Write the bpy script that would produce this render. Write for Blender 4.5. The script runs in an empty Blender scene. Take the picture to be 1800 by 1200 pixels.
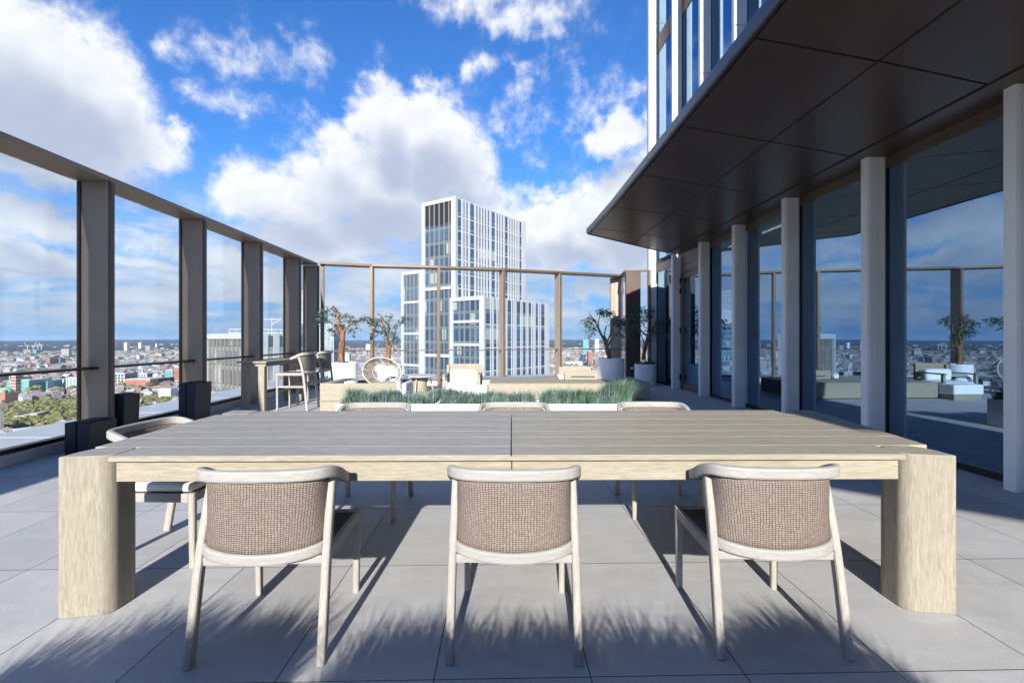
import bpy, math, random
import numpy as np
from mathutils import Vector, Matrix
random.seed(7); RNG = np.random.default_rng(7)
S = bpy.context.scene; COL = S.collection
R = math.radians
F = 825.0; HZ = 594.0; EYE = 1.3

# ---------------------------------------------------------------- helpers
class MB:
    def __init__(s): s.v = []; s.f = []; s.m = []; s.uv = None
    def add(s, vs, fs, m=0):
        o = len(s.v); s.v += [tuple(p) for p in vs]
        s.f += [tuple(i + o for i in f) for f in fs]; s.m += [m] * len(fs); return s
    def box(s, x0, x1, y0, y1, z0, z1, m=0):
        return s.prism([(x0, y0), (x1, y0), (x1, y1), (x0, y1)], z0, z1, m)
    def prism(s, poly, z0, z1, m=0, top=None):
        n = len(poly); top = top or poly
        if sum(poly[i][0] * poly[(i + 1) % n][1] - poly[(i + 1) % n][0] * poly[i][1] for i in range(n)) < 0: poly, top = poly[::-1], top[::-1]
        vs = [(x, y, z0) for x, y in poly] + [(x, y, z1) for x, y in top]
        fs = [tuple(reversed(range(n))), tuple(range(n, 2 * n))] + [(i, (i + 1) % n, n + (i + 1) % n, n + i) for i in range(n)]
        return s.add(vs, fs, m)
    def bar(s, a, b, w, h, m=0, up=(0, 0, 1)):
        a = Vector(a); b = Vector(b); d = (b - a).normalized(); u = Vector(up)
        r = d.cross(u)
        if r.length < 1e-4: r = d.cross(Vector((1, 0, 0)))
        r.normalize(); u = r.cross(d).normalized()
        vs = [p + r * (sx * w / 2) + u * (sz * h / 2) for p in (a, b) for sx, sz in ((-1, -1), (1, -1), (1, 1), (-1, 1))]
        return s.add(vs, [(3, 2, 1, 0), (4, 5, 6, 7), (0, 1, 5, 4), (1, 2, 6, 5), (2, 3, 7, 6), (3, 0, 4, 7)], m)
    def sweep(s, path, w, h, m=0, up=(0, 0, 1), closed=False, scales=None):
        # rounded-rectangle section swept along a path; w across, h along 'up'
        sec = []
        c = min(w, h) * .3
        for sx, sy in ((1, 1), (-1, 1), (-1, -1), (1, -1)):
            pts = [(w / 2 - c, h / 2), (w / 2 - c * .3, h / 2 - c * .3), (w / 2, h / 2 - c)]
            if sx * sy > 0: pts = pts[::-1]
            sec += [(sx * a, sy * b) for a, b in pts]
        n = len(sec); P = [Vector(p) for p in path]; N = len(P); vs = []
        for i, p in enumerate(P):
            if closed: d = P[(i + 1) % N] - P[i - 1]
            else: d = P[min(i + 1, N - 1)] - P[max(i - 1, 0)]
            d.normalize(); u = Vector(up); r = d.cross(u)
            if r.length < 1e-4: r = Vector((1, 0, 0))
            r.normalize(); u = r.cross(d).normalized(); k = scales[i] if scales else 1
            vs += [p + r * (a * k) + u * (b * k) for a, b in sec]
        fs = []
        for i in range(N if closed else N - 1):
            j = (i + 1) % N
            fs += [(i * n + k, i * n + (k + 1) % n, j * n + (k + 1) % n, j * n + k) for k in range(n)]
        if not closed: fs += [tuple(reversed(range(n))), tuple((N - 1) * n + k for k in range(n))]
        return s.add(vs, fs, m)
    def tube(s, path, rad, n=8, m=0, closed=False, jit=0):
        P = [Vector(p) for p in path]; N = len(P); vs = []; ref = Vector((.3, .2, 1)).normalized()
        rad = rad if hasattr(rad, '__len__') else [rad] * N
        for i, p in enumerate(P):
            d = (P[(i + 1) % N] - P[i - 1]) if closed else (P[min(i + 1, N - 1)] - P[max(i - 1, 0)])
            d.normalize(); r = d.cross(ref)
            if r.length < .05: r = d.cross(Vector((1, 0, 0)))
            r.normalize(); u = r.cross(d)
            for k in range(n):
                a = 2 * math.pi * k / n; q = rad[i] * (1 + random.uniform(-jit, jit))
                vs.append(p + (r * math.cos(a) + u * math.sin(a)) * q)
        fs = []
        for i in range(N if closed else N - 1):
            j = (i + 1) % N
            fs += [(i * n + k, i * n + (k + 1) % n, j * n + (k + 1) % n, j * n + k) for k in range(n)]
        if not closed: fs += [tuple(reversed(range(n))), tuple((N - 1) * n + k for k in range(n))]
        return s.add(vs, fs, m)
    def lathe(s, prof, n=40, m=0, c=(0, 0)):
        vs = []; N = len(prof)
        for r, z in prof:
            vs += [(c[0] + r * math.cos(2 * math.pi * k / n), c[1] + r * math.sin(2 * math.pi * k / n), z) for k in range(n)]
        fs = [(i * n + k, i * n + (k + 1) % n, (i + 1) * n + (k + 1) % n, (i + 1) * n + k) for i in range(N - 1) for k in range(n)]
        fs += [tuple(reversed(range(n))), tuple((N - 1) * n + k for k in range(n))]
        return s.add(vs, fs, m)
    def mesh(s, name, mats, smooth=False, col=None):
        me = bpy.data.meshes.new(name); me.from_pydata(s.v, [], s.f)
        for m in (mats if isinstance(mats, (list, tuple)) else [mats]): me.materials.append(m)
        if any(s.m): me.polygons.foreach_set('material_index', s.m)
        if s.uv:
            l = me.uv_layers.new(name='UVMap'); l.data.foreach_set('uv', [c for q in s.uv for c in q])
        if col is not None:
            a = me.attributes.new('tint', 'FLOAT_COLOR', 'FACE'); a.data.foreach_set('color', np.asarray(col, dtype=np.float32).ravel())
        if smooth:
            me.polygons.foreach_set('use_smooth', [True] * len(me.polygons))
        me.update(); return me

def link(name, me, parent=None, loc=(0, 0, 0), rz=0, bevel=0, sharp=None, world=True):
    o = bpy.data.objects.new(name, me); COL.objects.link(o)
    o.location = loc; o.rotation_euler = (0, 0, rz)
    if parent is not None:
        o.parent = parent
        if world == 'sub': pass
    if bevel:
        b = o.modifiers.new('Bevel', 'BEVEL'); b.width = bevel; b.segments = 2; b.limit_method = 'ANGLE'; b.angle_limit = R(40)
        b.harden_normals = False
    return o
def tag(o, label=None, cat=None, group=None, kind=None):
    if label: o['label'] = label
    if cat: o['category'] = cat
    if group: o['group'] = group
    if kind: o['kind'] = kind
    return o
def root(name, loc=(0, 0, 0), rz=0, label=None, cat=None, group=None):
    o = bpy.data.objects.new(name, None); COL.objects.link(o); o.location = loc; o.rotation_euler = (0, 0, rz)
    o.empty_display_size = .2
    return tag(o, label, cat, group)
def part(name, mb, mat, parent, bevel=0, smooth=False, off=None):
    """child mesh; off = (-root location) when mb holds world coordinates"""
    return link(name, mb.mesh(name, mat, smooth), parent, loc=off or (0, 0, 0), bevel=bevel)
def copy_tree(o, parent=None):
    c = o.copy(); COL.objects.link(c); c.parent = parent
    for ch in list(o.children): copy_tree(ch, c)
    return c
def neg(p): return (-p[0], -p[1], -p[2])

# ---------------------------------------------------------------- materials
class NT:
    def __init__(s, tree): s.t = tree; s.n = tree.nodes; s.l = tree.links
    def new(s, typ, **k):
        n = s.n.new(typ)
        for a, b in k.items():
            if a.startswith('i_'):
                key = a[2:].replace('_', ' ')
                n.inputs[int(key) if key.isdigit() else key].default_value = b
            else: setattr(n, a, b)
        return n
    def wire(s, a, b): s.l.new(a, b)
    def math(s, op, a, b=None, c=None, clamp=False):
        n = s.n.new('ShaderNodeMath'); n.operation = op; n.use_clamp = clamp
        for i, x in enumerate((a, b, c)):
            if x is None: continue
            if isinstance(x, (int, float)): n.inputs[i].default_value = x
            else: s.l.new(x, n.inputs[i])
        return n.outputs[0]
    def vmath(s, op, a, b=None, scale=None):
        n = s.n.new('ShaderNodeVectorMath'); n.operation = op
        for i, x in enumerate((a, b)):
            if x is None: continue
            if isinstance(x, (tuple, list)): n.inputs[i].default_value = x
            else: s.l.new(x, n.inputs[i])
        if scale is not None: n.inputs['Scale'].default_value = scale
        return n.outputs['Value'] if op in ('LENGTH', 'DOT_PRODUCT', 'DISTANCE') else n.outputs[0]
    def mix(s, f, a, b, typ='MIX'):
        n = s.n.new('ShaderNodeMix'); n.data_type = 'RGBA'; n.blend_type = typ; n.clamp_factor = True
        for i, x in ((0, f), (6, a), (7, b)):
            if isinstance(x, (int, float)): n.inputs[i].default_value = x
            elif isinstance(x, (tuple, list)): n.inputs[i].default_value = tuple(x) + ((1,) if len(x) == 3 else ())
            else: s.l.new(x, n.inputs[i])
        return n.outputs[2]
    def sstep(s, x, a, b, lo=0., hi=1.):
        n = s.n.new('ShaderNodeMapRange'); n.interpolation_type = 'SMOOTHSTEP'
        s.l.new(x, n.inputs[0]); n.inputs[1].default_value = a; n.inputs[2].default_value = b
        n.inputs[3].default_value = lo; n.inputs[4].default_value = hi; return n.outputs[0]
    def noise(s, vec, scale, detail=4, rough=.55, dist=0., out='Fac'):
        n = s.n.new('ShaderNodeTexNoise'); n.inputs['Scale'].default_value = scale; n.inputs['Detail'].default_value = detail
        n.inputs['Roughness'].default_value = rough; n.inputs['Distortion'].default_value = dist
        if vec is not None: s.l.new(vec, n.inputs['Vector'])
        return n.outputs[out]
    def mapping(s, vec, scale=(1, 1, 1), loc=(0, 0, 0), rot=(0, 0, 0)):
        n = s.n.new('ShaderNodeMapping'); n.inputs['Scale'].default_value = scale; n.inputs['Location'].default_value = loc
        n.inputs['Rotation'].default_value = rot; s.l.new(vec, n.inputs[0]); return n.outputs[0]
    def bump(s, h, strength=.3, dist=.01):
        n = s.n.new('ShaderNodeBump'); n.inputs['Strength'].default_value = strength; n.inputs['Distance'].default_value = dist
        s.l.new(h, n.inputs['Height']); return n.outputs[0]

def mat(name, col=(.5, .5, .5), rough=.5, metal=0., spec=.5, var=.0, vscale=4., bump=0., bscale=60.):
    m = bpy.data.materials.new(name); m.use_nodes = True; t = NT(m.node_tree)
    b = t.n['Principled BSDF']; b.inputs['Base Color'].default_value = (*col, 1); b.inputs['Roughness'].default_value = rough
    b.inputs['Metallic'].default_value = metal; b.inputs['Specular IOR Level'].default_value = spec
    tc = t.new('ShaderNodeTexCoord').outputs['Object']
    if var:
        nz = t.noise(tc, vscale, 5, .6); f = t.sstep(nz, .3, .7)
        lo = tuple(c * (1 - var) for c in col); hi = tuple(min(1, c * (1 + var)) for c in col)
        t.wire(t.mix(f, lo, hi), b.inputs['Base Color'])
        t.wire(t.sstep(nz, .2, .8, rough * .85, min(1, rough * 1.15)), b.inputs['Roughness'])
    if bump: t.wire(t.bump(t.noise(tc, bscale, 4), bump, .004), b.inputs['Normal'])
    m['_'] = 1
    return m

def wood(name, light, dark, axis='z', rough=.65, spec=.35, fine=1.):
    m = bpy.data.materials.new(name); m.use_nodes = True; t = NT(m.node_tree); b = t.n['Principled BSDF']
    tc = t.new('ShaderNodeTexCoord').outputs['Object']
    info = t.new('ShaderNodeObjectInfo'); sh = t.vmath('ADD', tc, t.vmath('SCALE', info.outputs['Location'], None, 3.1))
    long, cross = 9 * fine, 100 * fine
    sc = {'x': (long, cross, cross), 'y': (cross, long, cross), 'z': (cross, cross, long)}[axis]
    g = t.noise(t.mapping(sh, sc), 1, 6, .7, .6)
    sc2 = tuple(a * .12 for a in sc); g2 = t.noise(t.mapping(sh, sc2), 1, 4, .6, .4)
    pores = t.noise(t.mapping(sh, tuple(a * 2.2 for a in sc)), 1, 2, .5)
    c = t.mix(t.sstep(g, .32, .68), dark, light)
    c = t.mix(t.sstep(g2, .3, .75, 0., .45), c, tuple(a * .72 for a in light))
    c = t.mix(t.sstep(pores, .66, .74, 0., .45), c, tuple(a * .5 for a in dark))
    t.wire(c, b.inputs['Base Color']); b.inputs['Specular IOR Level'].default_value = spec
    t.wire(t.sstep(g, .3, .7, rough + .1, rough - .1), b.inputs['Roughness'])
    t.wire(t.bump(t.math('ADD', g, t.math('MULTIPLY', pores, -.5)), .35, .0015), b.inputs['Normal'])
    return m

TEAK_L, TEAK_D = (.37, .335, .255), (.245, .215, .155)
M = {}
M['teak_z'] = wood('teak_z', TEAK_L, TEAK_D, 'z')
M['teak_leg'] = wood('teak_leg', (.33, .30, .235), (.215, .19, .14), 'z', .7, .3, 1.3)
M['teak_x'] = wood('teak_x', TEAK_L, TEAK_D, 'x')
M['teak_y'] = wood('teak_y', TEAK_L, TEAK_D, 'y')
M['top_l'] = wood('table_top_grey', (.385, .36, .31), (.25, .235, .205), 'x', .5, .4, .9)
M['top_r'] = wood('table_top_olive', (.39, .355, .27), (.265, .235, .175), 'x', .5, .4, .7)
M['pale_z'] = wood('chair_wood_z', (.38, .36, .32), (.29, .27, .23), 'z')
M['pale_x'] = wood('chair_wood_x', (.37, .355, .33), (.29, .278, .25), 'x')
M['pale_y'] = wood('chair_wood_y', (.37, .355, .33), (.29, .278, .25), 'y')
M['post'] = mat('grey_bronze_post', (.34, .255, .19), .48, .1, .5, .06, 1.5)
M['bronze'] = mat('bronze_metal', (.14, .105, .08), .45, .4, .5, .08, 1.5)
M['bronze_b'] = mat('bronze_brown', (.075, .055, .045), .45, .4, .5, .08, 1.5)
M['bronze_d'] = mat('bronze_dark', (.028, .024, .022), .35, .5, .5, .1, 2)
M['tan_metal'] = mat('tan_metal', (.145, .105, .07), .45, .4, .5, .08, 2)
M['soffit'] = mat('soffit_panel', (.095, .064, .045), .33, .4, .5, .12, 1.2)
M['fascia'] = mat('fascia_metal', (.075, .08, .10), .32, .6, .5)
M['black'] = mat('black_powder_coat', (.012, .014, .022), .5, .0, .5, .1, 6)
M['white_pot'] = mat('white_planter', (.76, .77, .79), .5, 0, .4, .04, 3, .05)
M['cushion'] = mat('white_cushion', (.78, .78, .78), .9, 0, .2, .03, 8, .15, 300)
M['stone_col'] = mat('pale_cladding', (.74, .73, .71), .6, 0, .4, .06, 1.3, .08, 40)
M['ledge'] = mat('pale_ledge_metal', (.55, .56, .57), .38, .3, .5, .10, .8)
M['kerb'] = mat('grey_kerb_panel', (.56, .54, .49), .5, .1, .4, .1, 1.0)
M['white_frame'] = mat('white_facade_frame', (.47, .475, .48), .5, 0, .4, .04, .15)
M['bronze_fin'] = mat('bronze_fin', (.30, .25, .19), .5, .2, .4)
M['soil'] = mat('planter_soil', (.05, .035, .025), .95, 0, .2, .3, 20, .8, 60)
M['red'] = mat('red_beacon_lens', (.55, .01, .02), .25)
M['brick'] = mat('red_brick', (.34, .15, .10), .8, 0, .3, .2, .05)
M['dome'] = mat('green_copper', (.22, .46, .36), .6, 0, .3, .1, .1)
M['city_glass'] = mat('city_glass', (.12, .30, .33), .25, 0, .6, .25, .06)
M['crane'] = mat('crane_white', (.7, .7, .68), .5)
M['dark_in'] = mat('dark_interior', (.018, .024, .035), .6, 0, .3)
M['cover'] = mat('dark_fabric_cover', (.010, .035, .065), .45, 0, .4, .3, 2)
M['rope'] = mat('taupe_rope', (.42, .37, .31), .8, 0, .3, .12, 40)
M['dark_blue'] = mat('dark_blue_matte', (.06, .07, .13), .9)
def emat(name, col, st):
    m = bpy.data.materials.new(name); m.use_nodes = True; t = NT(m.node_tree); b = t.n['Principled BSDF']
    b.inputs['Emission Color'].default_value = (*col, 1); b.inputs['Emission Strength'].default_value = st; return m
M['led'] = emat('warm_led_strip', (1, .62, .3), 9)

def bark():
    m = bpy.data.materials.new('bark'); m.use_nodes = True; t = NT(m.node_tree); b = t.n['Principled BSDF']
    tc = t.new('ShaderNodeTexCoord').outputs['Object']
    g = t.noise(t.mapping(tc, (28, 28, 7)), 1, 6, .7, .5)
    t.wire(t.mix(t.sstep(g, .35, .65), (.10, .05, .025), (.33, .185, .10)), b.inputs['Base Color']); b.inputs['Roughness'].default_value = .85
    t.wire(t.bump(g, .9, .02), b.inputs['Normal']); return m
M['bark'] = bark()
def leafmat(name, a, b_, rough=.5):
    m = bpy.data.materials.new(name); m.use_nodes = True; t = NT(m.node_tree); b = t.n['Principled BSDF']
    g = t.new('ShaderNodeNewGeometry')
    t.wire(t.mix(g.outputs['Random Per Island'], a, b_), b.inputs['Base Color']); b.inputs['Roughness'].default_value = rough
    tr = t.new('ShaderNodeBsdfTranslucent'); t.wire(t.mix(g.outputs['Random Per Island'], a, b_), tr.inputs[0])
    ms = t.new('ShaderNodeMixShader'); ms.inputs[0].default_value = .2
    t.wire(b.outputs[0], ms.inputs[1]); t.wire(tr.outputs[0], ms.inputs[2]); t.wire(ms.outputs[0], t.n['Material Output'].inputs[0]); return m
M['leaf'] = leafmat('olive_leaf', (.03, .07, .05), (.14, .21, .15))
M['grassblade'] = leafmat('blue_green_grass', (.045, .09, .08), (.26, .35, .315))
M['grassgreen'] = leafmat('green_grass', (.05, .14, .05), (.16, .30, .12))
M['citytree'] = mat('city_foliage', (.17, .165, .06), .9, 0, .1, .55, .06)

def weave(name, hole=True, c1=(.32, .255, .21), c2=(.235, .182, .15), dark=(.045, .032, .028)):
    m = bpy.data.materials.new(name); m.use_nodes = True; t = NT(m.node_tree); b = t.n['Principled BSDF']
    uv = t.new('ShaderNodeTexCoord').outputs['UV']
    wob = t.noise(uv, 14, 3, .5, 0, 'Color'); uvw = t.vmath('ADD', uv, t.vmath('SCALE', t.vmath('SUBTRACT', wob, (.5, .5, .5)), None, .012))
    br = t.new('ShaderNodeTexBrick'); t.wire(uvw, br.inputs['Vector']); br.offset = .5; br.offset_frequency = 1
    sw = t.new('ShaderNodeSeparateXYZ'); t.wire(uvw, sw.inputs[0]); cb = t.new('ShaderNodeCombineXYZ')
    t.wire(sw.outputs[1], cb.inputs[0]); t.wire(sw.outputs[0], cb.inputs[1]); t.wire(cb.outputs[0], br.inputs['Vector'])
    br.inputs['Scale'].default_value = 1; br.inputs['Brick Width'].default_value = .0078; br.inputs['Row Height'].default_value = .0122
    br.inputs['Mortar Size'].default_value = .0015; br.inputs['Mortar Smooth'].default_value = .6
    br.inputs['Color1'].default_value = (*c1, 1); br.inputs['Color2'].default_value = (*c2, 1); br.inputs['Mortar'].default_value = (*dark, 1)
    big = t.noise(uv, 30, 3, .6)
    t.wire(t.mix(t.sstep(big, .35, .7, 0., .35), br.outputs['Color'], c2), b.inputs['Base Color'])
    b.inputs['Roughness'].default_value = .7
    t.wire(t.bump(t.math('SUBTRACT', 1., br.outputs['Fac']), .8, .003), b.inputs['Normal'])
    if hole:
        tr = t.new('ShaderNodeBsdfTransparent'); ms = t.new('ShaderNodeMixShader')
        t.wire(t.math('MULTIPLY', t.math('GREATER_THAN', br.outputs['Fac'], .75), t.math('GREATER_THAN', t.noise(uv, 260, 1), .52)), ms.inputs[0])
        t.wire(b.outputs[0], ms.inputs[1]); t.wire(tr.outputs[0], ms.inputs[2]); t.wire(ms.outputs[0], t.n['Material Output'].inputs[0])
    return m
M['weave'] = weave('woven_rattan')
M['weave_grey'] = weave('woven_grey', False, (.24, .235, .21), (.17, .165, .15), (.05, .05, .045))
M['seatweave'] = weave('woven_seat', False, (.14, .115, .09), (.09, .075, .06), (.02, .015, .01))

def thin_glass(name, tint, refl, base=.0):
    """pane seen as transparent tint plus sharp reflection (fresnel + coating)"""
    m = bpy.data.materials.new(name); m.use_nodes = True; t = NT(m.node_tree); t.n.remove(t.n['Principled BSDF'])
    tr = t.new('ShaderNodeBsdfTransparent'); tr.inputs[0].default_value = (*tint, 1)
    gl = t.new('ShaderNodeBsdfGlossy'); gl.inputs['Roughness'].default_value = 0.; gl.inputs[0].default_value = (*refl, 1)
    g = t.new('ShaderNodeNewGeometry'); c = t.math('ABSOLUTE', t.vmath('DOT_PRODUCT', g.outputs['Incoming'], g.outputs['Normal']))
    f = t.math('MULTIPLY_ADD', t.math('POWER', t.math('SUBTRACT', 1., c, clamp=True), 5.), .9 - base, base, clamp=True)
    ms = t.new('ShaderNodeMixShader'); t.wire(f, ms.inputs[0]); t.wire(tr.outputs[0], ms.inputs[1]); t.wire(gl.outputs[0], ms.inputs[2])
    t.wire(ms.outputs[0], t.n['Material Output'].inputs[0]); return m
M['glass'] = thin_glass('screen_glass', (.96, .98, .985), (1, 1, 1), 0.035)
M['facade_glass'] = thin_glass('facade_glass', (.22, .30, .38), (.50, .72, .96), .44)

def floor_mat():
    m = bpy.data.materials.new('stone_tiles'); m.use_nodes = True; t = NT(m.node_tree); b = t.n['Principled BSDF']
    tc = t.new('ShaderNodeTexCoord').outputs['Object']
    th = .024
    rot = t.mapping(tc, (1, 1, 1), (0, 0, 0), (0, 0, -th))
    p = t.vmath('SUBTRACT', rot, (-.255, 1.795, 0)); br = t.new('ShaderNodeTexBrick'); t.wire(p, br.inputs['Vector'])
    br.offset = 0; br.inputs['Scale'].default_value = 1; br.inputs['Brick Width'].default_value = .6; br.inputs['Row Height'].default_value = .905
    br.inputs['Mortar Size'].default_value = .0022; br.inputs['Mortar Smooth'].default_value = .1
    br.inputs['Color1'].default_value = (.42, .42, .415, 1); br.inputs['Color2'].default_value = (.50, .50, .495, 1); br.inputs['Mortar'].default_value = (.018, .018, .02, 1)
    n1 = t.noise(tc, 1.6, 6, .62, .4); n2 = t.noise(t.mapping(tc, (3, 9, 3), (0, 0, 0), (0, 0, .5)), 1, 7, .7, 1.2); n3 = t.noise(tc, 90, 3, .6)
    c = t.mix(t.sstep(n1, .35, .7, 0., .6), br.outputs['Color'], (.37, .36, .35))
    c = t.mix(t.sstep(n2, .48, .72, 0., .40), c, (.56, .56, .55))
    c = t.mix(t.sstep(n2, .44, .28, 0., .38), c, (.31, .305, .30))
    c = t.mix(t.sstep(n3, .35, .7, 0., .18), c, (.24, .24, .24))
    n4 = t.noise(t.mapping(tc, (1, 2.4, 1), (3, 1, 0), (0, 0, -.35)), 2.3, 9, .72, .9)
    c = t.mix(t.sstep(n4, .53, .60, 0., .22), c, (.34, .335, .33)); c = t.mix(t.sstep(t.noise(tc, 7, 8, .75), .60, .72, 0., .3), c, (.58, .58, .58))
    c = t.mix(br.outputs['Fac'], c, (.018, .018, .02))
    t.wire(c, b.inputs['Base Color'])
    t.wire(t.sstep(n2, .3, .7, .55, .75), b.inputs['Roughness']); b.inputs['Specular IOR Level'].default_value = .35
    h = t.math('SUBTRACT', t.math('ADD', t.math('MULTIPLY', n3, .1), t.math('MULTIPLY', n2, .25)), br.outputs['Fac'])
    t.wire(t.bump(h, .35, .003), b.inputs['Normal']); return m
M['floor'] = floor_mat()

def city_mat(name, roofish=False):
    m = bpy.data.materials.new(name); m.use_nodes = True; t = NT(m.node_tree); b = t.n['Principled BSDF']
    at = t.new('ShaderNodeAttribute'); at.attribute_name = 'tint'
    g = t.new('ShaderNodeNewGeometry'); sn = t.new('ShaderNodeSeparateXYZ'); t.wire(g.outputs['Normal'], sn.inputs[0])
    sp = t.new('ShaderNodeSeparateXYZ'); t.wire(g.outputs['Position'], sp.inputs[0])
    wall = t.math('LESS_THAN', t.math('ABSOLUTE', sn.outputs[2]), .3)
    zf = t.math('FRACT', t.math('MULTIPLY', sp.outputs[2], 1 / 3.3)); xf = t.math('FRACT', t.math('MULTIPLY', t.math('ADD', sp.outputs[0], sp.outputs[1]), 1 / 3.1))
    win = t.math('MULTIPLY', t.math('MULTIPLY', t.math('GREATER_THAN', zf, .45), t.math('GREATER_THAN', xf, .5)), wall)
    nz = t.noise(g.outputs['Position'], .12, 3, .7)
    c = t.mix(t.sstep(nz, .3, .7, 0., .35), at.outputs['Color'], (.12, .12, .13))
    t.wire(t.mix(t.math('MULTIPLY', win, .8), c, (.05, .06, .08)), b.inputs['Base Color']); b.inputs['Roughness'].default_value = .8
    return m
M['city'] = city_mat('city_building')
def ground_mat():
    m = bpy.data.materials.new('city_ground'); m.use_nodes = True; t = NT(m.node_tree); b = t.n['Principled BSDF']
    tc = t.new('ShaderNodeTexCoord').outputs['Object']
    n1 = t.noise(tc, .004, 8, .65, .3); n2 = t.noise(tc, .03, 5, .7)
    c = t.mix(t.sstep(n1, .45, .55), (.075, .08, .075), (.05, .065, .03))
    c = t.mix(t.sstep(n2, .55, .7, 0., .5), c, (.2, .19, .18))
    n3 = t.noise(t.mapping(tc, (.0022, .0008, 1)), 1, 7, .7)
    ln = t.vmath('LENGTH', tc); far = t.sstep(ln, 4300, 5200)
    c2 = t.mix(t.sstep(n3, .60, .66), (.018, .026, .022), (.16, .15, .14))  # dark wooded hills, with a cloud shadow put into the ground colour
    t.wire(t.mix(far, c, c2), b.inputs['Base Color']); b.inputs['Roughness'].default_value = .95; b.inputs['Specular IOR Level'].default_value = .1
    return m
M['ground'] = ground_mat()
def curtain_glass(name, base=(.025, .055, .10), span=(.10, .16, .20), fl=3.4, z0=0.):
    m = bpy.data.materials.new(name); m.use_nodes = True; t = NT(m.node_tree); b = t.n['Principled BSDF']
    g = t.new('ShaderNodeNewGeometry'); sp = t.new('ShaderNodeSeparateXYZ'); t.wire(g.outputs['Position'], sp.inputs[0])
    zf = t.math('FRACT', t.math('MULTIPLY', t.math('ADD', sp.outputs[2], z0 + 340.), 1 / fl))
    h = t.math('FLOOR', t.math('MULTIPLY', t.math('ADD', sp.outputs[2], z0 + 340.), 1 / fl))
    u = t.math('MULTIPLY', t.math('SUBTRACT', sp.outputs[0], sp.outputs[1]), .55)
    cell = t.new('ShaderNodeCombineXYZ'); t.wire(t.math('FLOOR', u), cell.inputs[0]); t.wire(h, cell.inputs[1])
    wn = t.new('ShaderNodeTexWhiteNoise'); t.wire(cell.outputs[0], wn.inputs[0])
    c = t.mix(wn.outputs['Value'], base, tuple(a * 2.3 for a in base))
    c = t.mix(t.math('GREATER_THAN', wn.outputs['Value'], .9), c, (.30, .33, .34))
    c = t.mix(t.math('LESS_THAN', zf, .22), c, span)
    mu = t.math('LESS_THAN', t.math('ABSOLUTE', t.math('SUBTRACT', zf, .24)), .025)
    c = t.mix(mu, c, (.03, .035, .04))
    t.wire(c, b.inputs['Base Color']); b.inputs['Roughness'].default_value = .1; b.inputs['Specular IOR Level'].default_value = .45
    return m
M['curtain'] = curtain_glass('curtain_wall')
M['curtain_n'] = curtain_glass('curtain_wall_pale', (.06, .10, .14), (.22, .28, .31), 3.2)

# ---------------------------------------------------------------- deck, ledges
FA = math.tan(R(1.74))            # the left screen leans this much off the view axis
def lx(a, y): return -a - FA * y
BACK = [(-4.99, 12.28), (-3.76, 12.67), (-2.04, 12.97), (-.32, 13.4), (1.32, 13.99), (3.40, 14.76)]
mb = MB()
deck = [(lx(5.02, -9), -9), (12, -9), (12, 13.8), (4.1, 13.8), (3.55, 14.9)] + [(x, y + .1) for x, y in BACK[::-1]] + [(lx(5.02, 12.2), 12.2)]
mb.prism(deck, -.35, 0); tag(link('terrace_floor', mb.mesh('terrace_floor', M['floor'])), kind='structure')
# tower body under the terrace
mb = MB(); mb.prism([(lx(5.9, -9), -9), (12, -9), (12, 13.7), (4.3, 13.7), (3.6, 15.6), (-5.6, 13.2)], -110.5, -.36)
tag(link('tower_body_below', mb.mesh('tower_body_below', M['white_frame'])), 'pale tower storeys directly below the roof terrace', 'building')

# ---------------------------------------------------------------- glass screens
def lane(off, a0, a1, y0, y1):
    return [(lx(a0, y0), y0), (lx(a1, y0), y0), (lx(a1, y1), y1), (lx(a0, y1), y1)]
rt = root('glass_wind_screen', (lx(5, 5.66), 5.66, 0), 0, 'tall bronze framed glass screen along the left edge of the terrace', 'glass screen')
OF = neg(rt.location)
PY = [-6.99 + 1.81 * i for i in range(0, 11)]          # post positions, includes 5.66 ... 11.09
PY = [5.66 + 1.81 * i for i in range(-7, 4)]
YE = 12.22
def leftpost(y, t=.075):
    m = MB(); m.prism([(lx(5.06, y), y), (lx(4.70, y), y), (lx(4.70, y + t), y + t), (lx(5.06, y + t), y + t)], 0, 3.19)
    n = MB(); n.prism([(lx(4.70, y) , y + .012), (lx(4.665, y), y + .012), (lx(4.665, y), y + t - .02), (lx(4.70, y), y + t - .02)], 0, 3.185)
    return m, n
for y in PY + [YE]:
    a, n = leftpost(y)
    p = part('post', a, M['post'], rt, .004, off=OF); part('edge_strip', n, M['bronze'], p, 0)
for i, y in enumerate(PY):
    y2 = (PY + [YE])[i + 1]
    m = MB(); m.prism(lane(0, 5.085, 4.68, y + .006, y2 - .006), 3.192, 3.25); part('top_rail', m, M['post'], rt, .003, off=OF)
    m = MB(); m.prism(lane(0, 5.055, 5.035, y + .08, y2 - .004), .165, 3.19); part('pane', m, M['glass'], rt, off=OF)
    for a_, b_ in ((y + .076, y + .088), (y2 - .016, y2 - .004)):
        m = MB(); m.prism(lane(0, 5.065, 5.025, a_, b_), .17, 3.185); part('gasket', m, M['bronze_d'], rt, off=OF)
    m = MB(); m.prism(lane(0, 5.0, 4.81, y + .078, y2 - .002), .925, .952); part('handrail', m, M['bronze_d'], rt, .004, off=OF)
    m = MB(); m.prism(lane(0, 5.10, 5.0, y + .078, y2 - .002), .118, .165); part('bottom_channel', m, M['bronze_d'], rt, off=OF)
m = MB(); m.prism(lane(0, 5.12, 4.97, -9, YE), 0.002, .117); part('kerb', m, M['kerb'], rt, .004, off=OF)
m = MB()
for i in range(-5, 8):
    m.prism(lane(0, 6.0, 5.125, i * 1.81 + .02, i * 1.81 + 1.80), .03, .15)
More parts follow.
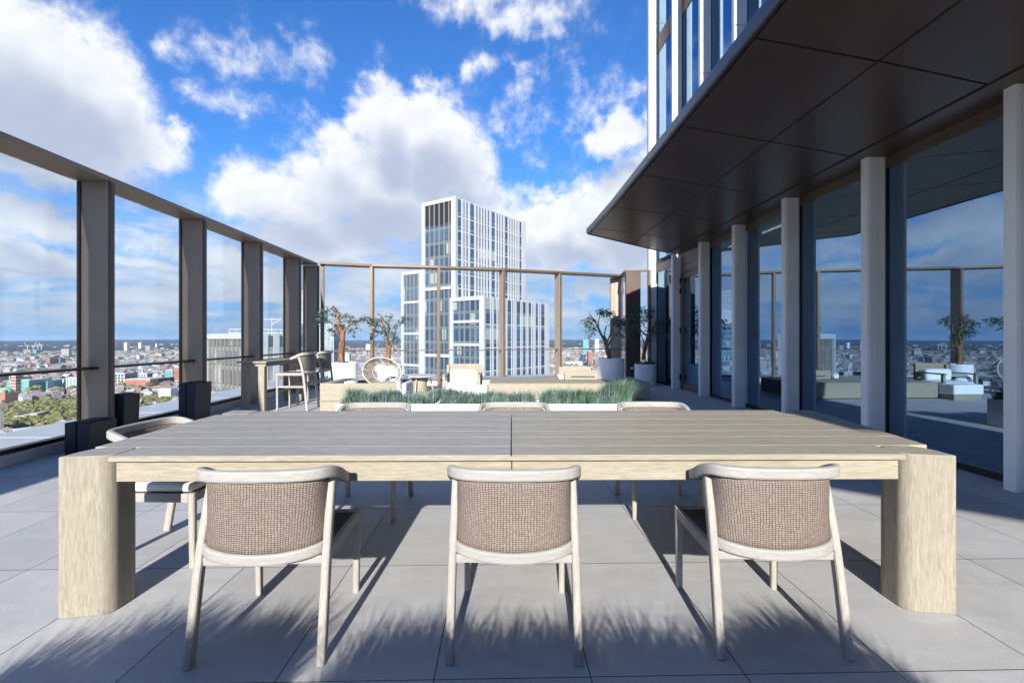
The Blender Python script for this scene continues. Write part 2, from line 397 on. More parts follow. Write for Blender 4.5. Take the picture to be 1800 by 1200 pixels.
tag(link('parapet_ledge', m.mesh('parapet_ledge', M['ledge']), bevel=.004), 'pale metal parapet ledge outside the left glass screen', 'parapet')

rb = root('glass_wind_screen', (-.32, 13.4, 0), 0, 'bronze framed glass screen across the far end of the terrace', 'glass screen')
OB = neg(rb.location)
def seg_frame(a, b):
    a = Vector((*a, 0)); b = Vector((*b, 0)); d = (b - a).normalized(); n = Vector((d.y, -d.x, 0)); return a, b, d, n
def quad(a, d, n, s0, s1, n0, n1):
    return [tuple((a + d * s + n * k)[:2]) for s, k in ((s0, n1), (s0, n0), (s1, n0), (s1, n1))][::1]
pts = BACK + [(3.30, 13.52)]
led = MB()
for i in range(len(pts) - 1):
    a, b, d, n = seg_frame(pts[i], pts[i + 1]); L = (b - a).length
    if n.y > 0 and i < 5: n = -n
    w = .075
    if i < 5:
        m = MB(); m.prism(quad(a, d, n, .04, L - .04, -.03, -.01), .165, 3.19); part('pane', m, M['glass'], rb, off=OB)
        m = MB(); m.prism(quad(a, d, n, -.02, L + .02, -.05, .30), 3.192, 3.25); part('top_rail', m, M['tan_metal'], rb, .003, off=OB)
        m = MB(); m.prism(quad(a, d, n, .04, L - .04, .08, .22), .955, .978); part('handrail', m, M['bronze'], rb, .003, off=OB)
        m = MB(); m.prism(quad(a, d, n, .04, L - .04, -.06, .04), .118, .165); part('bottom_channel', m, M['bronze'], rb, off=OB)
        m = MB(); m.prism(quad(a, d, n, 0.001, L - .001, -.05, .06), .002, .117); part('kerb', m, M['kerb'] if 0 else M['ledge'], rb, off=OB)
        led.prism(quad(a, d, n, -.1, L + .1, -.95, -.07), .03 + i * .001, .15 + i * .001)
    else:
        m = MB(); m.prism(quad(a, d, n, .04, L - .04, -.03, -.01), .165, 3.19); part('pane', m, M['glass'], rb, off=OB)
        m = MB(); m.prism(quad(a, d, n, .0, L, -.05, .05), 3.192, 3.25); part('top_rail', m, M['tan_metal'], rb, .003, off=OB)
        m = MB(); m.prism(quad(a, d, n, .04, L - .04, -.01, .05), .96, .978); part('handrail', m, M['bronze_d'], rb, .003, off=OB)
    if 0 < i < 6:
        m = MB(); m.prism(quad(a, d, n, -w / 2, w / 2, -.04, .29), 0.001, 3.19); p = part('post', m, M['post'], rb, .004, off=OB)
        m = MB(); m.prism(quad(a, d, n, -w / 2 + .006, w / 2 - .006, .292, .31), 0.002, 3.185); part('edge_strip', m, M['tan_metal'], p)
    if i == 0:
        m = MB(); m.prism(quad(a, d, n, .0, w, -.04, .2), 0.001, 3.19); p = part('post', m, M['tan_metal'], rb, .004, off=OB)
tag(link('parapet_ledge', led.mesh('parapet_ledge', M['ledge'])), 'pale metal parapet ledge beyond the far glass screen', 'parapet')
# bronze pier and last narrow pane next to the building
rp = root('bronze_pier', (3.5, 13.6, 0), 0, 'solid bronze pier beside a narrow pane, joining screen and building', 'pier')
OP = neg(rp.location)
m = MB(); m.box(3.28, 3.70, 13.5, 13.62, 0, 3.22); part('pier_panel', m, M['bronze_b'], rp, .004, off=OP)
m = MB(); m.box(3.70, 3.93, 13.55, 13.57, .12, 3.17); part('pane', m, M['glass'], rp, off=OP)
m = MB(); m.box(3.93, 4.0, 13.5, 13.60, 0, 3.22); part('post', m, M['bronze'], rp, .003, off=OP)
m = MB(); m.box(3.26, 4.0, 13.48, 13.63, 3.222, 3.262); part('top_rail', m, M['tan_metal'], rp, .003, off=OP)
m = MB(); m.box(3.701, 3.93, 13.5, 13.6, 0, .119); part('bottom_channel', m, M['bronze_d'], rp, off=OP)
rr = root('alarm_beacon', (3.47, 13.49, 2.59), 0, 'small red alarm beacon fixed high on the bronze pier', 'alarm')
m = MB(); m.lathe([(.045, 0), (.06, .02), (.06, .05), (.05, .07), (.03, .08)], 20)
o = part('lens', m, M['red'], rr, smooth=False); o.rotation_euler = (R(90), 0, 0)
m = MB(); m.box(-.07, .07, -.02, .005, -.05, .05); part('back_plate', m, M['red'], rr, .004)
rr = root('wall_socket', (3.42, 13.49, .50), 0, 'small black and white socket box low on the bronze pier', 'socket')
m = MB(); m.box(-.06, .06, -.06, .005, -.1, .1); part('box', m, M['black'], rr, .01)
m = MB(); m.box(-.03, .05, -.075, -.062, -.09, -.03); part('cap', m, M['white_pot'], rr, .004)

# black twin boxes by the posts
def blackbox(x, y, h, w1, w2, dp, label):
    r = root('floor_box', (x, y, 0), 0, label, 'floor box', 'black boxes at the feet of the screen posts')
    m = MB(); m.prism([(-w1 - .01, 0), (-.008, 0), (-.008, dp), (-w1 - .01, dp)], 0, h); part('panel', m, M['black'], r, .006)
    m = MB(); m.prism([(.008, 0), (w2, -.0), (w2 + .02, dp), (.008, dp)], 0, h, 0, [(.008, 0), (w2 + .03, 0), (w2 + .05, dp), (.008, dp)]); part('panel', m, M['black'], r, .006)
    m = MB(); m.box(-w1 + .05, w2 - .02, .03, dp - .02, h, h + .012); part('cap', m, M['black'], r, .002)
blackbox(-4.83, 5.20, .36, .12, .12, .34, 'low black twin panel box in front of the nearest screen post')
blackbox(-4.83, 6.95, .63, .10, .12, .34, 'tall black twin panel box in front of the second screen post')
blackbox(-4.88, 5.78, .60, .10, .08, .22, 'black box tucked directly behind the nearest screen post')

# ---------------------------------------------------------------- building on the right
CP = [(4.60, -7.25), (4.55, -5.65), (4.48, -4.05), (4.42, -2.45), (4.36, -.85), (4.31, .75), (4.27, 2.35), (4.24, 3.95), (4.20, 5.55), (4.16, 7.15), (4.19, 8.85), (4.19, 10.45), (4.12, 12.05), (3.98, 13.65)]
ZC = 3.45
bl = root('tower_building', (6.5, 5, 0), 0, 'tower facade on the right with pale ribbed columns, glazing and a dark canopy', 'building')
OBL = neg(bl.location)
def fin_poly(x, y, dep=.24, t=.10, ribs=9):
    p = [(x, y + t), (x, y + .006), (x + .006, y)]
    x0 = x + .045; w = (dep - .055) / ribs
    for k in range(ribs):
        a = x0 + k * w
        p += [(a, y), (a + w * .15, y + .016), (a + w * .5, y + .016), (a + w * .65, y)]
    p += [(x + dep, y), (x + dep, y + t)]
    return p
for i, (x, y) in enumerate(CP):
    m = MB(); m.prism(fin_poly(x, y, .24 if i < 13 else .34, .10 if i < 13 else .16), 0, ZC - .003 if i < 13 else 3.92); part('column', m, M['stone_col'], bl, off=OBL)
    m = MB()
    for a, b in ((3.58 if i < 13 else 3.93, 7.19), (7.21, 10.46), (10.48, 13.9)):
        m.prism(fin_poly(x, y, .24 if i < 13 else .34, .10 if i < 13 else .16), a, b)
    part('upper_fin', m, M['stone_col'], bl, off=OBL)
GX = .27
for i in range(len(CP) - 1):
    (xa, ya), (xb, yb) = CP[i], CP[i + 1]
    a = Vector((xa + GX, ya + .05, 0)); b = Vector((xb + GX, yb + .05, 0)); d = (b - a).normalized(); n = Vector((-d.y, d.x, 0)); L = (b - a).length
    def q(s0, s1, n0, n1): return [tuple((a + d * s + n * k)[:2]) for s, k in ((s0, n0), (s0, n1), (s1, n1), (s1, n0))][::-1]
    door = (i == 11)
    hd = 2.93 if door else (3.2 if i == 12 else 3.31)
    w = part('window' if not door else 'doorway', MB().prism(q(.0, L, .0, .05), hd, 3.44), M['bronze'], bl, .002, off=OBL)
    if door:
        part('louvre', MB().prism(q(.1, L - .1, .051, .07), 2.98, 3.12), M['bronze'], w, .003); part('louvre', MB().prism(q(.1, L - .1, .051, .07), 3.16, 3.30), M['bronze'], w, .003)
        part('frame', MB().prism(q(0, .1, .0, .07), .0, 2.93).prism(q(L - .12, L, .0, .07), .0, 2.93), M['bronze'], w, .003)
        part('door_leaf', MB().prism(q(.1, .2, .01, .06), .01, 2.92).prism(q(L - .2, L - .12, .01, .06), .01, 2.92).prism(q(.2, L - .2, .01, .06), .01, .16).prism(q(.2, L - .2, .01, .06), 2.82, 2.92), M['bronze'], w, .002)
        part('pane', MB().prism(q(.2, L - .2, .025, .035), .16, 2.82), M['facade_glass'], w)
        for z in (2.75, 2.5, 1.5, .3): part('hinge', MB().prism(q(L - .13, L - .10, .07, .12), z - .07, z + .07), M['black'], w, .01)
    else:
        part('frame', MB().prism(q(.0, L, .0, .05), .0, .07).prism(q(0.0, .05, .0, .05), .07, hd).prism(q(L - .05, L, .0, .05), .07, hd), M['bronze_d'], w, .002)
        part('pane', MB().prism(q(.05, L - .05, .02, .03), .07, hd), M['facade_glass'], w)
    # upper storeys
    for z0, z1, s1 in ((3.58, 6.3, 6.85), (6.85, 9.56, 10.05), (10.05, 12.8, 13.6)):
        w = part('window', MB().prism(q(0, L, .0, .03), z1, s1), M['bronze'], bl, off=OBL)
        part('pane', MB().prism(q(.0, L, .0, .015), z0, z1), M['facade_glass'], w)
# end wall, core and interior
part('end_wall', MB().prism([(4.34, 13.62), (12, 13.62), (12, 13.80), (4.0, 13.80)], 0, 13.9), M['stone_col'], bl, off=OBL)
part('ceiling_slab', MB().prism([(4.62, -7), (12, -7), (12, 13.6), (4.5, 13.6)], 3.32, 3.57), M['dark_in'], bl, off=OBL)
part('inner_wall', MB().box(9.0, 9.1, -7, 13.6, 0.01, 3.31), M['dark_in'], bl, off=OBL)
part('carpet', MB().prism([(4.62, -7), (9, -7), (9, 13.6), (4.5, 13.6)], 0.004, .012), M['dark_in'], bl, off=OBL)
m = MB()
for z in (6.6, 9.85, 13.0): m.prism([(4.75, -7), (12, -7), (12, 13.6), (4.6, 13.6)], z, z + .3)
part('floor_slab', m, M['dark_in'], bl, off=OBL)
part('upper_core', MB().box(7.5, 12, -7, 13.6, 3.58, 13.9), M['stone_col'], bl, off=OBL)
for y0, y1 in ((7.95, 8.9), (9.6, 10.3)):
    tag(link('strip_light', MB().box(4.74, 4.77, y0, y1, 3.28, 3.30).mesh('strip_light', M['led'])), 'warm glowing ceiling strip behind the %s window from the door' % ('third' if y0 < 9 else 'first'), 'strip light')
# canopy: fanned soffit panels, each a sub-part
can = part('canopy', MB().prism([(1.80, -3.4), (4.55, -5.7), (4.42, -.85), (4.30, 3.95), (4.25, 7.15), (4.25, 10.45), (4.2, 12.0), (3.95, 11.86), (1.66, 9.72)], 3.475, 3.55), M['bronze_d'], bl, off=OBL)
out = [(1.80, -3.3), (1.79, -2.0), (1.78, -.65), (1.77, .62), (1.755, 2.0), (1.745, 3.37), (1.73, 4.77), (1.71, 6.18), (1.68, 7.72), (1.62, 9.2)]
mid = [(2.95, -4.3), (2.93, -2.6), (2.91, -1.0), (2.9, .65), (2.88, 2.15), (2.85, 3.65), (2.82, 5.14), (2.80, 6.64), (2.76, 8.14), (2.74, 9.75)]
inn = [(4.12, -5.25), (4.11, -3.4), (4.1, -1.6), (4.08, .7), (4.06, 2.35), (4.03, 3.98), (4.0, 5.55), (3.99, 7.15), (3.98, 8.76), (3.93, 10.4)]
def shrink(poly, g):
    cx = sum(p[0] for p in poly) / len(poly); cy = sum(p[1] for p in poly) / len(poly); o = []
    for x, y in poly:
        dx, dy = x - cx, y - cy; o.append((x - math.copysign(min(g, abs(dx)), dx), y - math.copysign(min(g, abs(dy)), dy)))
    return o
for k in range(9):
    for A, B in ((out, mid), (mid, inn)):
        part('soffit_panel', MB().prism(shrink([A[k], B[k], B[k + 1], A[k + 1]], .010), ZC, 3.474), M['soffit'], can, .002)
part('soffit_panel', MB().prism(shrink([out[9], mid[9], (2.80, 10.78), (1.60, 9.66)], .010), ZC, 3.474), M['soffit'], can, .002)
part('soffit_panel', MB().prism(shrink([mid[9], inn[9], (3.9, 11.80), (3.4, 11.34), (2.80, 10.78)], .010), ZC, 3.474), M['soffit'], can, .002)
sp_ = [(p[0] + .012, p[1]) for p in inn] + [(3.92, 11.8), (4.22, 11.98)] + [(c[0] + .24, c[1]) for c in CP[::-1] if -5 < c[1] < 12]
part('inner_soffit', MB().prism(sp_, ZC - .012, 3.473), M['soffit'], can)
edge = [(1.80, -3.4)] + [(x - .035, y) for x, y in out[1:]] + [(1.555, 9.66), (1.60, 9.74), (2.3, 10.38), (3.0, 11.03), (3.6, 11.58), (3.82, 11.76), (3.98, 11.86), (4.18, 11.95)]
part('fascia', MB().sweep([(x, y, 3.50) for x, y in edge[:10]], .05, .115), M['fascia'], can)
part('fascia', MB().sweep([(x, y, 3.50) for x, y in edge[9:]], .05, .115), M['fascia'], can)
# covered furniture behind the last big pane
def drape():
    m = MB(); nx, ny = 22, 34; vs = []
    for j in range(ny + 1):
        for i in range(nx + 1):
            u, v = i / nx, j / ny
            edge_ = min(1, min(u, 1 - u) * 5) * min(1, min(v, 1 - v) * 6)
            h = (.72 + .28 * math.sin(v * 5.2 + 1) + .10 * math.sin(u * 9 + v * 7)) * edge_ ** .6
            vs.append((4.75 + u * 1.3 + .03 * math.sin(v * 30), 3.3 + v * 4.6, .014 + max(0, h)))
    fs = [(j * (nx + 1) + i, j * (nx + 1) + i + 1, (j + 1) * (nx + 1) + i + 1, (j + 1) * (nx + 1) + i) for j in range(ny) for i in range(nx)]
    return m.add(vs, fs)
tag(link('furniture_cover', drape().mesh('furniture_cover', M['cover'], True)), 'dark blue fabric cover over furniture behind the right glazing', 'cover')

# ---------------------------------------------------------------- dining table
TB = root('dining_table', (0, 2.9, 0), 0, 'long bleached teak dining table with thick rounded legs and plank top', 'table')
OT = neg(TB.location)
seams = [2.205, 2.396, 2.61, 2.78, 2.975, 3.18, 3.40, 3.57]
def xl(y): return -2.105 - .02 * (y - 2.2)
def xr(y): return 2.115 + .14 * (y - 2.2)
yaw = .0115
for j in range(7):
    y0, y1 = seams[j] + .002, seams[j + 1] - .002
    la, lb = (-1.875, -1.875) if j == 0 else (xl(y0), xl(y1)); ra, rb2 = (1.865, 1.865) if j == 0 else (xr(y0), xr(y1))
    if j == 6: la = lb = -1.9; ra = rb2 = 2.0
    for (a0, b0, a1, b1, mm) in ((la, -.006, lb, -.006, M['top_l']), (-.001, ra, -.001, rb2, M['top_r'])):
        dy = [x * yaw for x in (a0, b0, b1, a1)]
        part('plank', MB().prism([(a0, y0 + dy[0]), (b0, y0 + dy[1]), (b1, y1 + dy[2]), (a1, y1 + dy[3])], .727, .75), mm, TB, .0035, off=OT)
for j in range(1, 7):  # added pale fillers: the sunlit plank edges are put into their colour
    for a_, b_, dz_ in ((-2.05, -.007, 0), (-.0005, 2.05, 0)):
        y = seams[j]; part('lit_seam_strip', MB().prism([(a_, y - .004 + a_ * yaw), (b_, y - .004 + b_ * yaw), (b_, y + .004 + b_ * yaw), (a_, y + .004 + a_ * yaw)], .722, .7488), M['teak_x'], TB, off=OT)
# pale edge strips under the near plank edge
part('edge_band', MB().prism([(-1.875, 2.199 - .0215), (1.865, 2.199 + .0215), (1.865, 2.2075 + .0215), (-1.875, 2.2075 - .0215)], .7255, .7475), M['teak_x'], TB, .002, off=OT)
part('apron', MB().prism([(-1.86, 2.225 - .021), (-.003, 2.225), (-.003, 2.26), (-1.86, 2.26 - .021)], .625, .722), M['teak_x'], TB, .004, off=OT)
part('apron', MB().prism([(.001, 2.225), (1.85, 2.225 + .021), (1.85, 2.26 + .021), (.001, 2.26)], .625, .722), M['teak_x'], TB, .004, off=OT)
part('apron', MB().prism([(-1.86, 3.50), (2.0, 3.54), (2.0, 3.57), (-1.86, 3.53)], .625, .722), M['teak_x'], TB, .004, off=OT)
def legpoly(cx, cy, sx, sy, w=.212, dep=.19):
    # outer corner crisp, inner end rounded; sx,sy point from the outer corner inwards
    p = [(0, 0)]
    r = .05
    for k in range(0, 9):
        a = -math.pi / 2 + k * math.pi / 2 / 8; p.append((w - r + r * math.cos(a), r + r * math.sin(a)))
    r2 = .06
    for k in range(0, 7):
        a = k * math.pi / 2 / 6; p.append((w - r2 + r2 * math.cos(a), dep - r2 + r2 * math.sin(a)))
    p += [(.05, dep), (.012, dep - .03), (0, dep - .09)]
    q = [(cx + sx * x, cy + sy * y + (-sy * .035 * (1 - x / w) if sy > 0 else 0)) for x, y in p]
    return q if sx * sy > 0 else q[::-1]
for cx, cy, sx, sy in ((-2.10, 2.205, 1, 1), (2.085, 2.235, -1, 1), (-2.13, 3.585, 1, -1), (2.29, 3.60, -1, -1)):
    lm_ = MB().prism(legpoly(cx, cy, sx, sy), 0, .7495); lm_.m[1] = 1
    part('leg', lm_, [M['teak_leg'], M['top_l'] if cx < 0 else M['top_r']], TB, .006, off=OT)

# ---------------------------------------------------------------- dining chairs
def spline(pts, n):
    P = [Vector(p) for p in pts]; out_ = []
    for i in range(len(P) - 1):
        p0 = P[max(i - 1, 0)]; p1 = P[i]; p2 = P[i + 1]; p3 = P[min(i + 2, len(P) - 1)]
        for k in range(n):
            t = k / n; out_.append(.5 * ((2 * p1) + (-p0 + p2) * t + (2 * p0 - 5 * p1 + 4 * p2 - p3) * t * t + (-p0 + 3 * p1 - 3 * p2 + p3) * t ** 3))
    out_.append(P[-1]); return out_
def loft(A, B, nv, uvw, mb=None, bulge=0):
    m = mb or MB(); m.uv = []; n = len(A); vs = []; L = [0]
    for i in range(1, n): L.append(L[-1] + (A[i] - A[i - 1]).length)
    for j in range(nv + 1):
        t = j / nv
        for i in range(n):
            p = A[i].lerp(B[i], t); vs.append(p)
    fs = []
    H = (A[n // 2] - B[n // 2]).length
    for j in range(nv):
        for i in range(n - 1):
            fs.append((j * n + i, (j + 1) * n + i, (j + 1) * n + i + 1, j * n + i + 1))
            m.uv += [(L[i], H * j / nv), (L[i], H * (j + 1) / nv), (L[i + 1], H * (j + 1) / nv), (L[i + 1], H * j / nv)]
    return m.add(vs, fs)
def make_chair(name, seat_z=.42, back_z=.775, label='', cat='chair', weave_m='weave', cushion=False, foot=None, wx=.255):
    r = root(name, (0, 0, 0), 0, label, cat)
    dz = back_z - .775
    for s in (-1, 1):
        part('leg', MB().sweep(spline([(s * (wx + .003), -.275 , 0), (s * wx, -.20, seat_z - .01), (s * (wx - .005), -.118, back_z - .06)], 8), .034, .045, up=(0, 1, .15)), M['pale_z'], r)
        part('leg', MB().sweep([(s * (wx - .012), .262, 0), (s * (wx - .008), .262, seat_z - .03), (s * (wx - .008), .262, seat_z + .003)], .036, .038, up=(0, 1, 0), scales=[.85, 1, 1]), M['pale_z'], r)
        part('seat_rail', MB().box(min(s * (wx - .015), s * (wx + .008)), max(s * (wx - .015), s * (wx + .008)), -.18, .245, seat_z - .05, seat_z), M['pale_y'], r, .004)
    part('seat_rail', MB().box(-wx + .02, wx - .02, .25, .275, seat_z - .05, seat_z), M['pale_x'], r, .004)
    part('seat_rail', MB().box(-wx + .012, wx - .012, -.215, -.185, seat_z - .05, seat_z - .015), M['pale_x'], r, .004)
    U = [(.262, .02, -.088), (.272, -.05, -.062), (.272, -.125, -.026), (.258, -.195, -.003), (.222, -.238, 0), (.15, -.262, 0), (0, -.272, 0)]
    Uf = [(x * wx / .255, y, z) for x, y, z in U]; full = Uf + [(-x, y, z) for x, y, z in Uf[-2::-1]]
    z = back_z - .027
    path = spline([(x, y, z + q) for x, y, q in full], 5)
    part('top_rail', MB().sweep(path, .033, .048), M['pale_x'], r, smooth=False)
    # woven back
    A_ = [(.238, -.11), (.238, -.165), (.218, -.215), (.16, -.246), (.08, -.256), (0, -.258)]
    B_ = [(.236, -.175), (.228, -.205), (.195, -.232), (.145, -.25), (.08, -.262), (0, -.266)]
    fa = [(x * wx / .255, y, back_z - .05) for x, y in A_]; fb = [(x * wx / .255, y, seat_z + .035 - .022 * (1 - (x / .236) ** 2)) for x, y in B_]
    A = spline(fa + [(-x, y, z_) for x, y, z_ in fa[-2::-1]], 4); B = spline(fb + [(-x, y, z_) for x, y, z_ in fb[-2::-1]], 4)
    o = part('woven_back', loft(A, B, 10, 1), M[weave_m], r, smooth=True)
    sl = o.modifiers.new('Solidify', 'SOLIDIFY'); sl.thickness = .008; sl.offset = 0
    low = [(x, y - .003, z_ - .018) for x, y, z_ in [tuple(p) for p in B]]
    part('lower_rail', MB().sweep(low, .03, .046), M['pale_x'], r)
    o = MB(); o.box(-wx + .018, wx - .018, -.18, .248, seat_z - .022, seat_z - .008)
    o.uv = [(0, 0)] * sum(len(f) for f in o.f); k = 0; uv = []
    for f in o.f: uv += [(o.v[i][0], o.v[i][1]) for i in f]
    o.uv = uv; part('woven_seat', o, M['seatweave'], r)
    if cushion:
        c = MB(); c.box(-wx + .005, wx - .005, -.17, .262, seat_z + .003, seat_z + .05); part('cushion', c, M['cushion'], r, .018)
    if foot:
        part('footrest', MB().box(-wx + .01, wx - .01, .25, .272, foot - .04, foot), M['pale_x'], r, .003)
        for s in (-1, 1): part('footrest', MB().bar((s * wx, -.235, foot + .06), (s * (wx - .01), .25, foot + .06), .022, .035), M['pale_y'], r, .003)
    return r
c0 = make_chair('dining_chair', label='front chair at the middle of the table, woven back square to the camera')
c0['group'] = 'woven back dining chairs round the long table'
c0.location = (.01, 2.155, 0); c0.rotation_euler = (0, 0, R(-.5))
def chair_copy(x, y, rz, label):
    c = copy_tree(c0); c.location = (x, y, 0); c.rotation_euler = (0, 0, R(rz)); c['label'] = label; return c
chair_copy(-1.032, 2.14, 2.5, 'front chair at the left of the table, nearest the left table leg')
chair_copy(1.112, 2.185, -1.0, 'front chair at the right of the table, nearest the right table leg')
chair_copy(-1.09, 3.60, 180.5, 'chair across the table on the left, only its rail showing before the planters')
chair_copy(.015, 3.62, 180, 'chair across the table at the middle, behind the split in the planks')
chair_copy(1.13, 3.64, 179, 'chair across the table on the right, nearest the building columns')
e = make_chair('dining_chair', label='end chair with a white seat cushion at the left end of the table', cushion=True)
e['group'] = c0['group']; e.location = (-2.07, 2.92, 0); e.rotation_euler = (0, 0, R(-90 - 1.5))

# ---------------------------------------------------------------- bar table and stools
bt = root('bar_table', (-4.55, 9.05, 0), 0, 'high teak bar table standing against the left glass screen', 'bar table')
for k in range(4):
    part('plank', MB().box(-.265 + k * .132, -.265 + k * .132 + .128, -.85, .88, .862, .89), M['top_l'] if k < 3 else M['teak_y'], bt, .003)
part('apron', MB().box(-.2, .22, -.80, .83, .80, .861), M['teak_y'], bt, .003)
for x in (-.15, .15):
    for y in (-.77, .78): part('leg', MB().box(x - .055, x + .055, y - .05, y + .05, 0, .799), M['teak_z'], bt, .005)
s1 = make_chair('bar_stool', .68, 1.045, 'high stool with a grey woven back, nearer of the two at the bar table', 'bar stool', 'weave_grey', foot=.37)
s1['group'] = 'high stools at the bar table'; s1.location = (-3.93, 8.62, 0); s1.rotation_euler = (0, 0, R(91))
s2 = copy_tree(s1); s2.location = (-3.93, 9.42, 0); s2['label'] = 'high stool with a grey woven back, farther of the two at the bar table'

# ---------------------------------------------------------------- grasses and troughs
def grass_mesh(x0, x1, y0, y1, z, n, hmin, hmax, lean=(0, 0), gaps=(), seed=1, mats=None, clump=12, wid=.0035):
    rn = random.Random(seed); m = MB()
    cl = [(rn.uniform(x0, x1), rn.uniform(y0, y1), rn.uniform(.55, 1.15)) for _ in range(clump)]
    for _ in range(n):
        cx, cy, k = rn.choice(cl); a = rn.uniform(0, 6.28); rr_ = abs(rn.gauss(0, .07))
        bx = min(max(cx + rr_ * math.cos(a), x0), x1); by = min(max(cy + rr_ * math.sin(a), y0), y1)
        if rn.random() < .2: bx, by = rn.uniform(x0, x1), rn.uniform(y0, y1)
        h = rn.uniform(hmin, hmax) * k; out_ = rn.uniform(.15, .75) * h; a2 = a + rn.uniform(-.8, .8)
        dx, dy = out_ * math.cos(a2) + lean[0] * h, out_ * math.sin(a2) * .6 + lean[1] * h; w = wid * rn.uniform(.7, 1.3)
        if by < 1 and (by + dy > .60 or z + h * (1 - .3 * out_ / h) > .83): continue
        px, py = -math.sin(a2) * w, math.cos(a2) * w
        if abs(px) < .3 * w: px = w * .6
        vs = []
        for t, ww in ((0, 1), (.35, .95), (.7, .65)):
            qx = bx + dx * t * t; qy = by + dy * t * t; qz = z + h * (t - .22 * t * t * (out_ / h))
            vs += [(qx - px * ww, qy - py * ww, qz), (qx + px * ww, qy + py * ww, qz)]
        vs.append((bx + dx, by + dy, z + h * (1 - .3 * out_ / h)))
        mi = 1 if (mats and rn.random() < mats) else 0
        m.add(vs, [(0, 1, 3, 2), (2, 3, 5, 4), (4, 5, 6)], mi)
    return m
def trough(x0, x1, y0, y1, h, label, grp):
    w = x1 - x0; d = y1 - y0; r = root('planter_trough', ((x0 + x1) / 2, (y0 + y1) / 2, 0), 0, label, 'planter', grp)
    t = .022; m = MB(); o = [(-w / 2, -d / 2), (w / 2, -d / 2), (w / 2, d / 2), (-w / 2, d / 2)]; i_ = [(-w / 2 + t, -d / 2 + t), (w / 2 - t, -d / 2 + t), (w / 2 - t, d / 2 - t), (-w / 2 + t, d / 2 - t)]
    vs = [(x, y, 0) for x, y in o] + [(x, y, h) for x, y in o] + [(x, y, h) for x, y in i_] + [(x, y, h - .06) for x, y in i_]
    fs = [(3, 2, 1, 0)]
    for k in range(4):
        j = (k + 1) % 4; fs += [(k, j, 4 + j, 4 + k), (4 + k, 4 + j, 8 + j, 8 + k), (8 + k, 8 + j, 12 + j, 12 + k)]
    m.add(vs, fs); part('box', m, M['white_pot'], r, .004)
    part('soil', MB().box(-w / 2 + t, w / 2 - t, -d / 2 + t, d / 2 - t, h - .09, h - .045), M['soil'], r); return r
X0 = [-2.405, -1.03, .345]; nm = ['leftmost', 'middle', 'right hand']
for k in range(3):
    trough(X0[k], X0[k] + 1.37, 6.4, 6.88, .40, '%s white trough of blue green grass behind the dining table' % nm[k], 'white planter troughs behind the table')
    g = grass_mesh(X0[k] + .05, X0[k] + 1.33, 6.45, 6.84, .35, 6500, .14, .27 if k < 2 else .29, (.12 if k == 2 else 0, 0), seed=11 + k, mats=.15 if k < 2 else .25, clump=16)
    tag(link('ornamental_grass', g.mesh('ornamental_grass', [M['grassblade'], M['grassgreen']])), 'blue green grass tufts filling the %s white trough' % nm[k], 'grass', kind='stuff')
g = grass_mesh(1.0, 1.16, 6.62, 6.75, .36, 700, .25, .36, (0, 0), seed=31, mats=1, clump=3)
tag(link('grass_tuft', g.mesh('grass_tuft', [M['grassblade'], M['grassgreen']])), 'brighter green grass tuft standing above the right hand trough', 'grass tuft')
g = grass_mesh(1.3, 1.62, 6.46, 6.7, .36, 1500, .28, .40, (.25, -.05), seed=33, mats=.4, clump=4)
tag(link('grass_tuft', g.mesh('grass_tuft', [M['grassblade'], M['grassgreen']])), 'wide blue green tuft spilling over the right end of the trough', 'grass tuft')
# three more troughs just below the camera: their grasses throw the soft shadow in front
XB = [-2.03, -.80, .36]
for k in range(3):
    trough(XB[k], XB[k] + 1.12, .20, .60, .45, '%s white grass trough directly below the viewpoint' % nm[k], 'troughs below the viewpoint')
    g = grass_mesh(XB[k] + .06, XB[k] + 1.06, .26, .52, .42, 9000, .27, .44, seed=51 + k, clump=12, wid=.003)
    tag(link('ornamental_grass', g.mesh('ornamental_grass', [M['grassblade'], M['grassgreen']])), 'grass tufts in the %s trough below the viewpoint' % nm[k], 'grass', kind='stuff')

# ---------------------------------------------------------------- pots and olive trees
def pot(x, y, z, rad, h, label):
    m = MB(); m.lathe([(rad * .93, 0), (rad, .02), (rad, h - .01), (rad * .99, h), (rad * .93, h), (rad * .93, h - .06)], 48)
    r = root('round_planter', (x, y, z), 0, label, 'planter', 'round white tree pots')
    part('pot', m, M['white_pot'], r, smooth=False).data.polygons.foreach_set('use_smooth', [False] * len(m.f))
    part('soil', MB().lathe([(rad * .92, h - .09), (rad * .92, h - .05)], 32), M['soil'], r)
def leaves(m, p, n, sp, rn, size=.055, droop=.3):
    for _ in range(n):
        q = Vector((p[0] + rn.gauss(0, sp), p[1] + rn.gauss(0, sp), p[2] + rn.gauss(0, sp * .75)))
        a = rn.uniform(0, 6.28); t = rn.uniform(-.9, .5) - droop * .3
        d = Vector((math.cos(a) * math.cos(t), math.sin(a) * math.cos(t), math.sin(t))); s_ = d.cross(Vector((rn.uniform(-1, 1), rn.uniform(-1, 1), 1))).normalized()
        L = size * rn.uniform(.6, 1.3); w = L * .17
        m.add([q, q + d * L * .45 + s_ * w, q + d * L, q + d * L * .45 - s_ * w], [(0, 1, 2, 3)])
